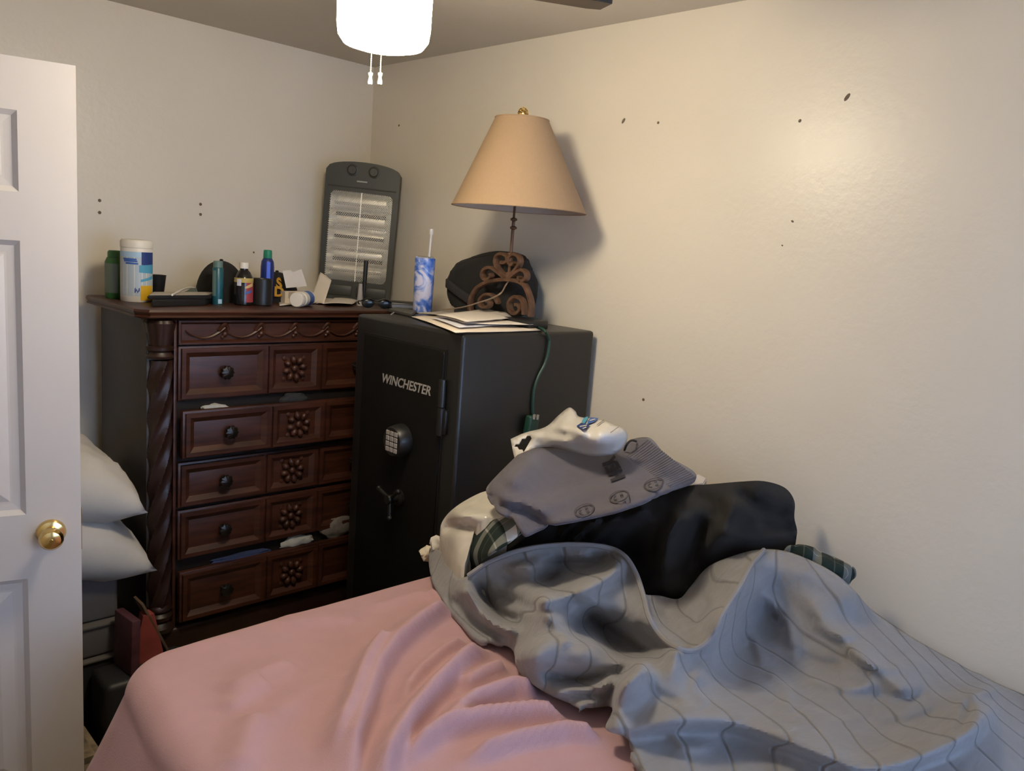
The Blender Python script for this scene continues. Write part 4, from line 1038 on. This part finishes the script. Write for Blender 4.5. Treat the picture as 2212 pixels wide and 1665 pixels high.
G[:, 2] += wz*topm - .035*np.clip((G[:, 0]+.13)/.12, 0, 1)**2
side = (1-topm)
for i in range(len(G)):
    if side[i] > 0 and G[i, 0] < -1.4: G[i, 0] -= .018*side[i]*noise.noise((G[i, 1]*5, G[i, 2]*2.0, 1.3))
vs_ = [b.verts.new(p_) for p_ in G]
for j in range(NT):
    for i in range(NS):
        q_ = j*(NS+1)+i; b.faces.new((vs_[q_], vs_[q_+1], vs_[q_+NS+2], vs_[q_+NS+1]))
if sum(f.normal.z for f in b.faces) < 0 or not b.faces: pass
b.normal_update()
if sum(f.normal.z for f in b.faces) < 0: bmesh.ops.reverse_faces(b, faces=b.faces[:])
sheet_o = finish('pink_sheet', bw(b), PINK, bed, True, 3)

# ================================================================ COMFORTER
ol = [(928, 1183, .80), (948, 1188, .83), (968, 1210, .83), (984, 1246, .825),
      (1012, 1243, .85), (1060, 1212, .885), (1130, 1187, .915), (1220, 1176, .93), (1300, 1180, .94), (1345, 1197, .935), (1372, 1235, .92), (1388, 1280, .90),
      (1425, 1286, .885), (1466, 1293, .88), (1492, 1266, .895), (1532, 1222, .935), (1600, 1195, .975), (1650, 1186, .99), (1700, 1191, .985), (1760, 1214, .965), (1812, 1244, .94),
      (1850, 1280, .91), ('x', 1888, 1320, -.05), ('x', 1990, 1388, -.004), ('x', 2100, 1446, -.004), ('x', 2212, 1500, -.004),
      ('w', -.01, -3.2, .75), ('w', -.02, -3.6, .75), ('w', -.7, -3.65, .755), ('w', -1.18, -3.4, .76), ('w', -1.12, -2.8, .76),
      (1392, 1665, .772), (1372, 1622, .772), (1350, 1592, .772), (1308, 1574, .772), (1322, 1528, .772), (1262, 1528, .772), (1182, 1498, .772), (1120, 1450, .772), (1104, 1400, .772), (1040, 1384, .772), (1000, 1342, .772), (960, 1300, .772), (936, 1262, .772), (926, 1215, .782)]
inn_ = [(1150, 1232, .90), (1240, 1222, .905), (1310, 1222, .91), (1090, 1262, .84), (1190, 1262, .85),
        (1175, 1292, .90), (1255, 1268, .905), (1330, 1232, .92), (1360, 1270, .905),
        (1110, 1300, .82), (1050, 1290, .80), (1290, 1320, .865), (1375, 1345, .865), (1230, 1330, .86),
        (1300, 1372, .79), (1350, 1392, .785), (1415, 1412, .80), (1260, 1350, .80),
        (1150, 1425, .845), (1210, 1385, .855), (1270, 1395, .85), (1330, 1420, .83), (1190, 1465, .81), (1260, 1490, .79), (1330, 1490, .83),
        (1402, 1345, .885), (1440, 1388, .872), (1482, 1406, .865), (1522, 1392, .88), (1548, 1355, .915), (1562, 1325, .94), (1598, 1268, .965), (1624, 1222, .985), (1664, 1262, .92), (1625, 1320, .85),
        (1440, 1330, .865), (1490, 1330, .875), (1530, 1280, .915),
        (1380, 1430, .855), (1450, 1445, .86), (1500, 1470, .85), (1360, 1500, .83), (1420, 1540, .80), (1560, 1530, .80), (1500, 1560, .785), (1340, 1565, .775),
        (1600, 1370, .815), (1580, 1420, .805), (1640, 1460, .795), (1700, 1500, .79), (1660, 1400, .80), (1720, 1430, .795), (1660, 1310, .855), (1705, 1250, .945), (1740, 1300, .905), (1760, 1370, .845), (1800, 1450, .805),
        (1780, 1260, .94), (1830, 1330, .885), (1880, 1400, .85), (1960, 1450, .835), (2060, 1490, .815), (1900, 1490, .81), (1820, 1540, .80), (1940, 1550, .805), (2020, 1540, .81),
        (1700, 1570, .80), (1800, 1600, .80), (1900, 1610, .805), (1990, 1590, .81), (2060, 1560, .815), (2110, 1530, .82),
        (1560, 1600, .765), (1650, 1640, .762), (1480, 1620, .768), (1430, 1610, .765),
        ('w', -.45, -3.0, .76), ('w', -.8, -3.0, .762), ('w', -.25, -2.95, .765)]
# fold lines: centre line, height, width on the right of its run, width on the left
rid = [([(1012, 1246), (1060, 1215), (1130, 1190), (1220, 1179), (1300, 1183), (1345, 1200), (1374, 1240), (1390, 1290), (1405, 1340), (1440, 1385), (1482, 1404), (1522, 1392), (1548, 1355), (1562, 1325), (1598, 1268), (1624, 1220), (1650, 1190)], .014, .014, .014),
       ([(1305, 1578), (1370, 1574), (1430, 1563), (1500, 1556), (1580, 1560), (1650, 1580), (1720, 1607), (1790, 1635), (1850, 1657), (1910, 1656), (1960, 1644), (2010, 1626), (2060, 1603), (2105, 1572), (2128, 1545), (2140, 1515)], .046, .020, .055),
       ([(1308, 1578), (1322, 1530), (1338, 1490), (1365, 1452), (1400, 1424), (1450, 1410), (1495, 1418)], .045, .055, .014),
       ([(1300, 1565), (1316, 1512), (1336, 1466), (1372, 1432)], -.045, .014, .016),
       ([(1160, 1303), (1200, 1291), (1258, 1275), (1310, 1247), (1347, 1207)], .036, .018, .035),
       ([(1240, 1330), (1258, 1300), (1290, 1290)], .015, .02, .015),
       ([(1262, 1318), (1300, 1352), (1345, 1396), (1405, 1414)], -.055, .02, .022),
       ([(1105, 1428), (1140, 1398), (1190, 1383), (1260, 1388), (1320, 1412)], .026, .045, .012),
       ([(1168, 1452), (1225, 1468), (1290, 1464), (1345, 1440)], -.028, .012, .016),
       ([(1185, 1497), (1240, 1492), (1300, 1484), (1340, 1470)], .022, .013, .013),
       ([(1240, 1524), (1290, 1516), (1328, 1505)], .018, .01, .012),
       ([(996, 1258), (1022, 1296), (1050, 1332), (1082, 1354), (1120, 1366)], .048, .016, .016),
       ([(1036, 1262), (1052, 1296), (1082, 1328), (1130, 1345)], -.035, .014, .016),
       ([(965, 1290), (1010, 1335), (1060, 1368), (1110, 1380)], -.022, .012, .012),
       ([(1045, 1376), (1085, 1378), (1115, 1384)], .018, .012, .012),
       ([(1085, 1252), (1150, 1256), (1215, 1240)], -.018, .012, .014),
       ([(1065, 1290), (1125, 1302), (1160, 1322)], -.016, .011, .012),
       ([(1190, 1212), (1255, 1222), (1322, 1208)], -.028, .018, .018),
       ([(1150, 1205), (1210, 1203), (1280, 1197)], .012, .010, .010),
       ([(1100, 1226), (1160, 1222), (1200, 1230)], .012, .010, .010),
       ([(1180, 1320), (1205, 1350), (1235, 1392)], .020, .018, .018),
       ([(1375, 1350), (1400, 1372), (1440, 1400)], -.012, .012, .012),
       ([(1500, 1350), (1520, 1320), (1528, 1292)], -.020, .012, .012),
       ([(1440, 1310), (1470, 1340), (1490, 1372)], .012, .014, .014),
       ([(1652, 1280), (1700, 1345), (1722, 1430)], .014, .016, .02),
       ([(1615, 1330), (1632, 1385), (1650, 1440)], .010, .012, .012),
       ([(1745, 1300), (1820, 1378), (1900, 1450), (1975, 1505)], .014, .018, .022),
       ([(1690, 1205), (1790, 1255), (1870, 1330), (1960, 1408), (2080, 1470)], .016, .03, .03),
       ([(1600, 1470), (1700, 1520), (1800, 1570), (1900, 1590)], .014, .03, .03),
       ([(2075, 1525), (2100, 1500), (2150, 1490)], .02, .014, .014),
       ([(2085, 1500), (2092, 1540), (2070, 1575)], -.02, .012, .012)]
WR = [((1700, 1395), (1762, 1432), (1815, 1438)), ((1830, 1402), (1885, 1436), (1950, 1446)), ((1745, 1470), (1830, 1488), (1890, 1478)), ((1885, 1500), (1945, 1512), (2005, 1496)), ((1730, 1532), (1810, 1556), (1870, 1546)),
      ((1660, 1450), (1700, 1492), (1702, 1530)), ((1400, 1470), (1420, 1500), (1470, 1520)), ((1510, 1450), (1500, 1490), (1530, 1520)), ((1450, 1580), (1480, 1610), (1530, 1615)), ((1905, 1562), (1960, 1562), (2030, 1536)), ((1760, 1345), (1800, 1372), (1850, 1370))]
for i, ln in enumerate(WR): rid.append((list(ln), .010 if i % 3 else -.010, .011, .013))
def quilt_dir(co): return (co[:, 0]*.78-co[:, 1]*.62+.06*np.sin(co[:, 0]*5+co[:, 1]*4)+.03*np.sin(co[:, 1]*11+co[:, 2]*9))/.088
comf, FC = cloth('comforter', ol, inn_, QUILT, .0065, .014, rid, [(4.2, .008, .6, .5), (8.5, .007, .8, .2), (11, .0045, .6, 1.0), (26, .0018, .5, .6)], quilt=quilt_dir, lam=4e-5, lo=.757, soft=2)
tag(origin(comf, (-.6, -2.5, MZ)), 'grey blue quilted comforter thrown in folds over the bed', 'comforter')
hem = [(1012, 1243), (1060, 1212), (1130, 1187), (1220, 1176), (1300, 1180), (1345, 1197), (1372, 1235), (1390, 1288), (1405, 1340), (1440, 1385), (1482, 1405), (1522, 1392), (1548, 1355), (1562, 1325), (1598, 1268), (1624, 1220), (1650, 1188)]
hp_ = smooth_path([Vector((x_, y_, 0)) for x_, y_ in hem], 8)
b = nb(); tube(b, [FC.at(v.x, v.y, .003) for v in hp_], .0065, 8); xform(b, Matrix.Translation(-Vector(comf.location))); finish('piped_hem', b, mat('grey_binding', (.27, .26, .27, 1), .9), comf)

# ================================================================ CLOTHES PILE
blk, FB = cloth('black_jacket', [(1000, 1243, .80), (1012, 1215, .83), (1050, 1190, .865), (1110, 1150, .915), (1180, 1120, .965), (1260, 1095, 1.015), (1350, 1062, 1.065), (1440, 1052, 1.085), (1540, 1045, 1.115), (1600, 1040, 1.13), (1650, 1039, 1.14), ('x', 1695, 1053, -.10), ('x', 1716, 1082, -.10), ('x', 1716, 1118, -.11), ('x', 1722, 1150, -.10), ('x', 1712, 1178, -.11), ('x', 1690, 1205, -.13), (1640, 1222, .92), (1560, 1290, .83), (1480, 1340, .81), (1410, 1345, .81), (1350, 1275, .83), (1300, 1240, .83), (1222, 1232, .82), (1132, 1240, .805), (1066, 1258, .79), (1015, 1262, .785)],
    [(1300, 1135, .985), (1400, 1120, 1.035), (1500, 1105, 1.065), (1600, 1090, 1.095), (1660, 1090, 1.09), (1660, 1150, 1.015), (1560, 1165, 1.0), (1450, 1185, .965), (1350, 1180, .915), (1200, 1165, .895), (1100, 1190, .85), (1540, 1212, .925), (1430, 1250, .90)],
    BLACKC, .008, ridges=[([(1262, 1108), (1222, 1138), (1200, 1172)], .024, .009, .014), ([(1302, 1112), (1255, 1146), (1225, 1182)], .026, .009, .014), ([(1340, 1105), (1292, 1152), (1262, 1185)], .022, .009, .014),
      ([(1400, 1085), (1345, 1130), (1310, 1172)], .018, .016, .03), ([(1475, 1100), (1440, 1160), (1432, 1240)], .022, .014, .035), ([(1520, 1120), (1500, 1180), (1470, 1255)], -.014, .014, .02),
      ([(1590, 1070), (1560, 1140), (1520, 1200)], .016, .018, .035), ([(1590, 1060), (1640, 1098), (1705, 1112)], -.014, .014, .02), ([(1550, 1150), (1620, 1166), (1705, 1160)], .016, .014, .02), ([(1500, 1065), (1545, 1090), (1560, 1120)], -.010, .012, .016), ([(1640, 1130), (1675, 1140), (1712, 1134)], -.012, .010, .014), ([(1150, 1150), (1110, 1180), (1070, 1205)], .014, .010, .014)],
    nz=[(7, .010, .7, .4), (18, .004, .5, .5)], drop=.765, lam=1e-4, under=(FC, FC.poly))
tag(origin(blk, (-.35, -2.0, MZ)), 'bulky black jacket heaped on the bed against the wall', 'jacket')
sh_, FH = cloth('grey_shorts', [(1118, 982, 1.130), (1160, 968, 1.133), (1230, 968, 1.125), (1320, 972, 1.150), (1362, 950, 1.175), (1392, 944, 1.185), (1410, 950, 1.180), (1440, 984, 1.160), (1475, 1003, 1.145), (1500, 1020, 1.130), (1502, 1036, 1.120), (1470, 1052, 1.115), (1400, 1080, 1.125), (1330, 1102, 1.100), (1260, 1118, 1.070), (1190, 1132, 1.046), (1172, 1138, 1.028), (1140, 1156, 1.016), (1126, 1140, 1.032), (1112, 1118, 1.047), (1092, 1110, 1.050), (1074, 1100, 1.050), (1058, 1078, 1.055), (1050, 1056, 1.065), (1072, 1028, 1.095)],
    [(1150, 1010, 1.122), (1250, 1010, 1.115), (1350, 1000, 1.150), (1430, 1020, 1.145), (1380, 1050, 1.120), (1280, 1070, 1.090), (1180, 1080, 1.075), (1110, 1070, 1.083), (1090, 1050, 1.095)],
    SHORTS_M, .009, .008, ridges=[([(1056, 1062), (1080, 1092), (1128, 1100), (1182, 1134)], -.016, .007, .009), ([(1062, 1050), (1092, 1082), (1136, 1092), (1190, 1122)], .012, .008, .012), ([(1095, 1108), (1125, 1112), (1150, 1135)], -.010, .007, .007), ([(1160, 985, 1.08), (1120, 1015, 1.05), (1095, 1045, 1.03)], .012, .02, .03), ([(1400, 1030, 1.12), (1300, 1055, 1.08), (1220, 1080, 1.05), (1150, 1100, 1.02)], .009, .02, .02), ([(1460, 1050, 1.10), (1385, 1068, 1.09), (1330, 1075, 1.08)], .012, .012, .012)], nz=[(9, .006, .7, .9)], lam=1e-4)
tag(origin(sh_, (-.3, -1.75, 1.0)), 'grey fleece shorts with dark embroidery laid over the clothes pile', 'shorts')
def on_shorts(bm, name, m, c, ex_, ey_, cuts=0):
    drape_bm(bm, FH, c, ex_, ey_, .0035, cuts); xform(bm, Matrix.Translation(-Vector(sh_.location))); finish(name, bm, m, sh_, False)
# waistband: gathered ribs running in from the waist edge
for i in range(24):
    t = (i+.5)/24; x0, y0 = 1396+(1502-1396)*t, 950+(1033-950)*t; b = nb()
    dx_, dy_ = -44-8*t, 34-14*t
    tube(b, [FH.at(x0+dx_*k/5, y0+dy_*k/5, .0) for k in range(6)], lambda t: .0048*(1-.75*t), 6); xform(b, Matrix.Translation(-Vector(sh_.location))); finish('waistband_rib', b, SHORTS_M, sh_)
# lettering reads from the hem side: its x axis runs up the picture
b = text_mesh('HEY', .075, 0, .004)
on_shorts(b, 'embroidered_letters', SHORT_D, (1323, 1013), (-170, -330), (520, -190), 2)
for c_ in ((1262, 1101), (1337, 1072), (1412, 1045)):
    b = nb()
    def ringq(r0, r1, cx=0, cy=0, a0=0, a1=2*PI, n=24):
        vs2 = [[b.verts.new((cx+r_*math.cos(a0+(a1-a0)*i/n), cy+r_*math.sin(a0+(a1-a0)*i/n), 0)) for r_ in (r0, r1)] for i in range(n+1)]
        for p_, q_ in zip(vs2, vs2[1:]): b.faces.new((p_[0], p_[1], q_[1], q_[0]))
    ringq(.030, .036); ringq(.012, .017, 0, -.004, PI*1.1, PI*1.9, 10); ringq(.002, .006, -.011, .009, n=8); ringq(.002, .006, .011, .009, n=8)
    on_shorts(b, 'tonal_emblem', SHORT_T, c_, (-110, -330), (600, -200))
b = nb(); tube(b, smooth_path([FH.at(1349, 972, .004), FH.at(1354, 960, .02), FH.at(1364, 951, .02), FH.at(1374, 953, .004)], 5), .0032, 7); xform(b, Matrix.Translation(-Vector(sh_.location))); finish('drawstring', b, SHORT_D, sh_)
# plaid shirts either side of the pile
pl1, FP = cloth('plaid_shirt', [(1000, 1238, 0.803), (1003, 1205, 0.863), (1018, 1165, 0.918), (1026, 1130, 0.948), (1045, 1122, 0.968), (1085, 1112, 0.998), (1112, 1112, 1.018), (1130, 1135, 1.008), (1115, 1160, 0.978), (1060, 1195, 0.938), (1020, 1235, 0.833)], [(1040, 1150, 0.953), (1080, 1140, 0.988), (1040, 1180, 0.928)], PLAID, .007, .006, nz=[(14, .008, .6, .4)])
tag(origin(pl1, W3((1000, 1238, .80))), 'green and white plaid flannel shirt under the shorts, by the clear bag', 'shirt')
pl2, _ = cloth('plaid_shirt', [(1685, 1205, .955), (1700, 1180, .995), (1722, 1178, .99), (1752, 1184, .985), (1772, 1196, .975), (1800, 1207, .965), (1826, 1219, .955), (1843, 1229, .945), (1845, 1243, .93), (1836, 1252, .92), (1832, 1268, .90), (1846, 1290, .885), (1835, 1290, .88), (1800, 1262, .89), (1750, 1230, .92)], [(1780, 1213, .975), (1740, 1200, .985), (1815, 1235, .95)], plaid_mat(1.1, 13), .007, .006, nz=[(20, .012, .6, .4)])
tag(origin(pl2, W3((1832, 1262, .87))), 'green plaid flannel sleeve showing by the wall behind the comforter', 'shirt')
# clear plastic bag of white things, small white scraps
cb, FCB = cloth('clear_plastic_bag', [(952, 1172, 0.855), (952, 1135, 0.905), (972, 1105, 0.945), (1010, 1078, 0.985), (1055, 1060, 1.025), (1080, 1080, 1.025), (1100, 1112, 1.015), (1050, 1122, 0.985), (1028, 1140, 0.955), (1018, 1170, 0.915), (1000, 1225, 0.865), (975, 1205, 0.855)], [(990, 1140, 0.935), (1040, 1100, 0.990), (985, 1180, 0.895), (1010, 1110, 0.975)], mat('shiny_white_film', (.60, .56, .49, 1), .12, 0, .12, 14, .3, 25), .008, .006, ridges=[([(956, 1145, .84), (990, 1138, .88), (1030, 1140, .90)], -.02, .012, .02), ([(975, 1105, .89), (1010, 1120, .91), (1060, 1110, .95)], .012, .012, .02)], nz=[(11, .012, .7, .4), (30, .004, .6, 1)], drop=.76)
tag(origin(cb, W3((975, 1205, .75))), 'shiny clear plastic bag packed with white things beside the safe', 'plastic bag')
crumple('tissue_scrap', at_z(925, 1212, .742), (.03, .022, .022), mat('cream_tissue', (.72, .64, .50, 1), .8), 'cream crumpled tissue at the far edge of the pink sheet', 'tissue', 21)
crumple('tissue_scrap', at_z(945, 1192, .80), (.026, .02, .025), mat('white_tissue', (.66, .62, .56, 1), .8), 'pale crumpled tissue at the tip of the comforter flap', 'tissue', 24)
crumple('tissue_scrap', at_z(994, 1214, .815), (.028, .022, .02), WHITECL, 'white crumpled tissue between clear bag and comforter hem', 'tissue', 26)
q = quadslab('white_packet', [at_z(1492, 1052, 1.085), at_z(1520, 1048, 1.085), at_z(1527, 1036, 1.085), at_z(1506, 1026, 1.085)], 1.07, 1.09, mat('pale_packet', (.6, .58, .6, 1), .4)); tag(q, 'small white packet wedged behind the shorts waistband', 'packet')
# white grocery bag on top
gb, FG = cloth('grocery_bag', [(1103, 948, 1.135), (1135, 934, 1.160), (1178, 922, 1.185), (1205, 898, 1.220), (1222, 884, 1.240), (1232, 880, 1.245), (1243, 888, 1.240), (1252, 900, 1.235), (1290, 905, 1.250), (1330, 918, 1.250), (1350, 928, 1.245), (1356, 945, 1.220), (1345, 968, 1.190), (1322, 982, 1.175), (1280, 985, 1.160), (1240, 977, 1.150), (1195, 966, 1.140), (1160, 968, 1.130), (1135, 980, 1.115), (1115, 992, 1.095), (1108, 975, 1.110)],
    [(1250, 930, 1.235), (1300, 935, 1.250), (1330, 945, 1.235), (1200, 935, 1.190), (1220, 910, 1.220), (1300, 965, 1.200), (1250, 960, 1.185), (1160, 950, 1.155)],
    BAGW, .007, .003, hole=[(1112, 964), (1126, 950), (1141, 940), (1149, 944), (1140, 958), (1133, 974)], ridges=[([(1180, 925, 1.15), (1220, 925, 1.18), (1270, 940, 1.2)], .01, .01, .012), ([(1170, 960, 1.1), (1240, 950, 1.16), (1320, 960, 1.18)], .008, .01, .01), ([(1150, 940, 1.12), (1190, 945, 1.14), (1250, 965, 1.14)], .008, .008, .01), ([(1240, 885, 1.2), (1222, 905, 1.19), (1208, 935, 1.16)], .01, .008, .012)], nz=[(22, .004, .5, .6), (55, .0022, .5, .9)], lam=1e-4)
tag(origin(gb, W3((1200, 968, 1.06))), 'white plastic grocery bag with blue print on top of the pile', 'grocery bag')
GO = Vector(gb.location)
def on_bag(poly, nm, m, off):
    b = nb(); f_ = b.faces.new([b.verts.new((x_, y_, 0)) for x_, y_ in poly]); drape_bm(b, FG, (0, 0), (1, 0), (0, 1), off, 3); xform(b, Matrix.Translation(-GO)); finish(nm, b, m, gb, False)
on_bag([(1256, 911), (1261, 902), (1271, 899), (1268, 907), (1262, 915)], 'blue_print', TEALINK, .004)
on_bag([(1270, 909), (1276, 901), (1293, 903), (1284, 911), (1268, 916)], 'blue_print', BLUEINK, .004)
on_bag([(1245, 920), (1255, 913), (1274, 917), (1265, 927), (1258, 928)], 'blue_print', NAVYINK, .004)
for q_ in ([(1252, 920), (1268, 917), (1268, 919), (1252, 922)], [(1258, 925), (1266, 921), (1267, 923), (1260, 926)], [(1274, 907), (1286, 904), (1286, 906), (1274, 909)]): on_bag(q_, 'print_stroke', BAGW, .0055)
for x0, y0, x1, y1 in ((1289, 917, 1304, 906), (1318, 934, 1336, 921)): on_bag([(x0, y0), (x1, y1), (x1+1, y1+1.2), (x0+1, y0+1.2)], 'print_rule', mat('grey_ink', (.2, .18, .16, 1), .6), .004)

# ================================================================ BEHIND THE DOOR: pillows and stacked boxes
def pillow(name, c, s, rot, label, seed):
    b = nb(); bmesh.ops.create_cube(b, size=2); bmesh.ops.subdivide_edges(b, edges=b.edges[:], cuts=22, use_grid_fill=True)
    for v in b.verts:
        x_, y_, z_ = v.co; ex_ = (1-abs(x_)**3.2)*(1-abs(y_)**3.2); pin = 1-.10*((1-abs(x_))*abs(y_)**2+(1-abs(y_))*abs(x_)**2)
        k = 1+.14*noise.noise(Vector((x_*1.5+seed, y_*1.5, z_)))
        wr = .17*noise.noise(Vector((x_*4+y_*2, y_*2+seed, 0)))+.13*noise.noise(Vector((x_*3-y_*2, y_*6+x_*4, seed)))+.07*noise.noise(Vector((x_*12, y_*5, seed)))
        v.co = Vector((x_*s[0]*pin, y_*s[1]*pin, (z_*max(ex_, 0)**.55*k+wr*ex_)*s[2]))
    bmesh.ops.remove_doubles(b, verts=b.verts[:], dist=.0005)
    o = finish(name, b, PILLOWM, None, True, 3); o.location = c; o.rotation_euler = rot
    return tag(o, label, 'pillow', 'white pillows behind the door')
GX0, GX1, GY0, GY1 = -1.80, -1.29, -.62, -.12
pillow('pillow', (-1.49, -.45, .72), (.31, .24, .115), (.10, .36, .06), 'lower white pillow drooping over the grey tote beside the chest', 2)
pillow('pillow', (-1.50, -.44, .905), (.30, .24, .12), (.06, .33, -.04), 'upper white pillow of the two behind the door', 5)
def tote(name, x0, x1, y0, y1, z0, z1, m, label, rim=RIMM):
    q = thing(name, label, 'storage box', ((x0+x1)/2, (y0+y1)/2, z0)); c = Vector(q.location)
    b = nb(); box(b, x0, x1, y0, y1, z0, z1, .012, 3); xform(b, Matrix.Translation(-c)); finish('box_body', b, m, q)
    b = nb(); box(b, x0-.008, x1+.008, y0-.008, y1+.008, z1-.006, z1+.003, .003, 2); xform(b, Matrix.Translation(-c)); finish('box_rim', b, rim, q)
    return q
tote('grey_tote', -1.86, -1.29, -.60, -.12, .43, .655, TOTE, 'grey storage box under the two white pillows', TOTE)
tote('dark_tote', -1.86, -1.285, -.62, -.12, .32, .425, TOTE, 'low dark grey box under the grey storage box', RIMM)
tote('black_tote', -1.86, -1.28, -.63, -.12, .03, .315, TOTED, 'black box at the bottom of the stack behind the door', RIMM)
b = nb(); prism(b, [(-.17, -.13), (.14, -.15), (.17, .12), (-.16, .14)], 0, .10)
bmesh.ops.bevel(b, geom=b.edges[:], offset=.03, segments=3, affect='EDGES'); o = finish('folded_blanket', b, STRIPE); o.location = (-1.58, -.80, .07); o.rotation_euler = (0, 0, .1); tag(o, 'tan and brown patterned folded blanket beside the bed corner', 'blanket')
b = nb(); prism(b, [(-.17, -.10), (.16, -.10), (.16, .12), (-.17, .12)], 0, .066); bmesh.ops.bevel(b, geom=b.edges[:], offset=.01, segments=2, affect='EDGES'); o = finish('mottled_box', b, DKGREEN); o.location = (-1.47, -.83, .0); tag(o, 'dark green mottled box on the floor under the patterned blanket', 'box')
b = nb(); box(b, -.014, .014, -.065, .055, 0, .18, .004); o = finish('gift_box', b, MAGENTA); o.location = (-1.305, -.705, .30); o.rotation_euler = (.0, .03, .1); tag(o, 'narrow dark magenta box standing at the corner of the totes', 'box')
b = nb(); prism(b, [(-.05, -.02), (.05, -.02), (.04, .02), (-.04, .02)], 0, .16)
for v in b.verts:
    if v.co.z > .1: v.co.x *= .35
o = finish('red_gift_bag', b, REDW, None, False); o.location = (-1.235, -.69, .301); tag(o, 'small red paper bag squeezed between the boxes and chest post', 'bag')
b = nb(); box(b, -.004, .004, -.045, .025, 0, .22, .001); o = finish('cardboard_flap', b, CARDB); o.location = (-1.165, -.665, .302); o.rotation_euler = (0, -.42, 0); tag(o, 'brown cardboard strip leaning against the foot of the chest', 'cardboard')
b = nb(); box(b, -.14, .14, -.07, .08, 0, .30, .02, 3); o = finish('black_shoe_box', b, TOTED); o.location = (-1.25, -.72, 0); tag(o, 'black box on the floor at the chest corner, under the magenta box', 'box')
strap = thing('black_backpack', 'black backpack slumped on the floor between bed and boxes', 'backpack', (-1.42, -1.02, 0))
b = nb(); bmesh.ops.create_icosphere(b, subdivisions=4, radius=1)
for v in b.verts:
    q = v.co.copy(); k = 1+.12*noise.noise(q*2); v.co = Vector((q.x*.14*k, q.y*.10*k, q.z*.10*k+.10))
finish('pack_body', b, BLACKC, strap)
b = nb(); tube(b, smooth_path([(-.12, -.02, .12), (-.04, .0, .22), (.06, .04, .25), (.13, .06, .2)], 5), .004, sq=((0, 1, 0), .018)); finish('strap', b, BLACKP, strap)
b = nb(); tube(b, [(-.02, -.07, .19), (.05, -.06, .2)], .003, 6); finish('zip_pull', b, SILVER, strap)
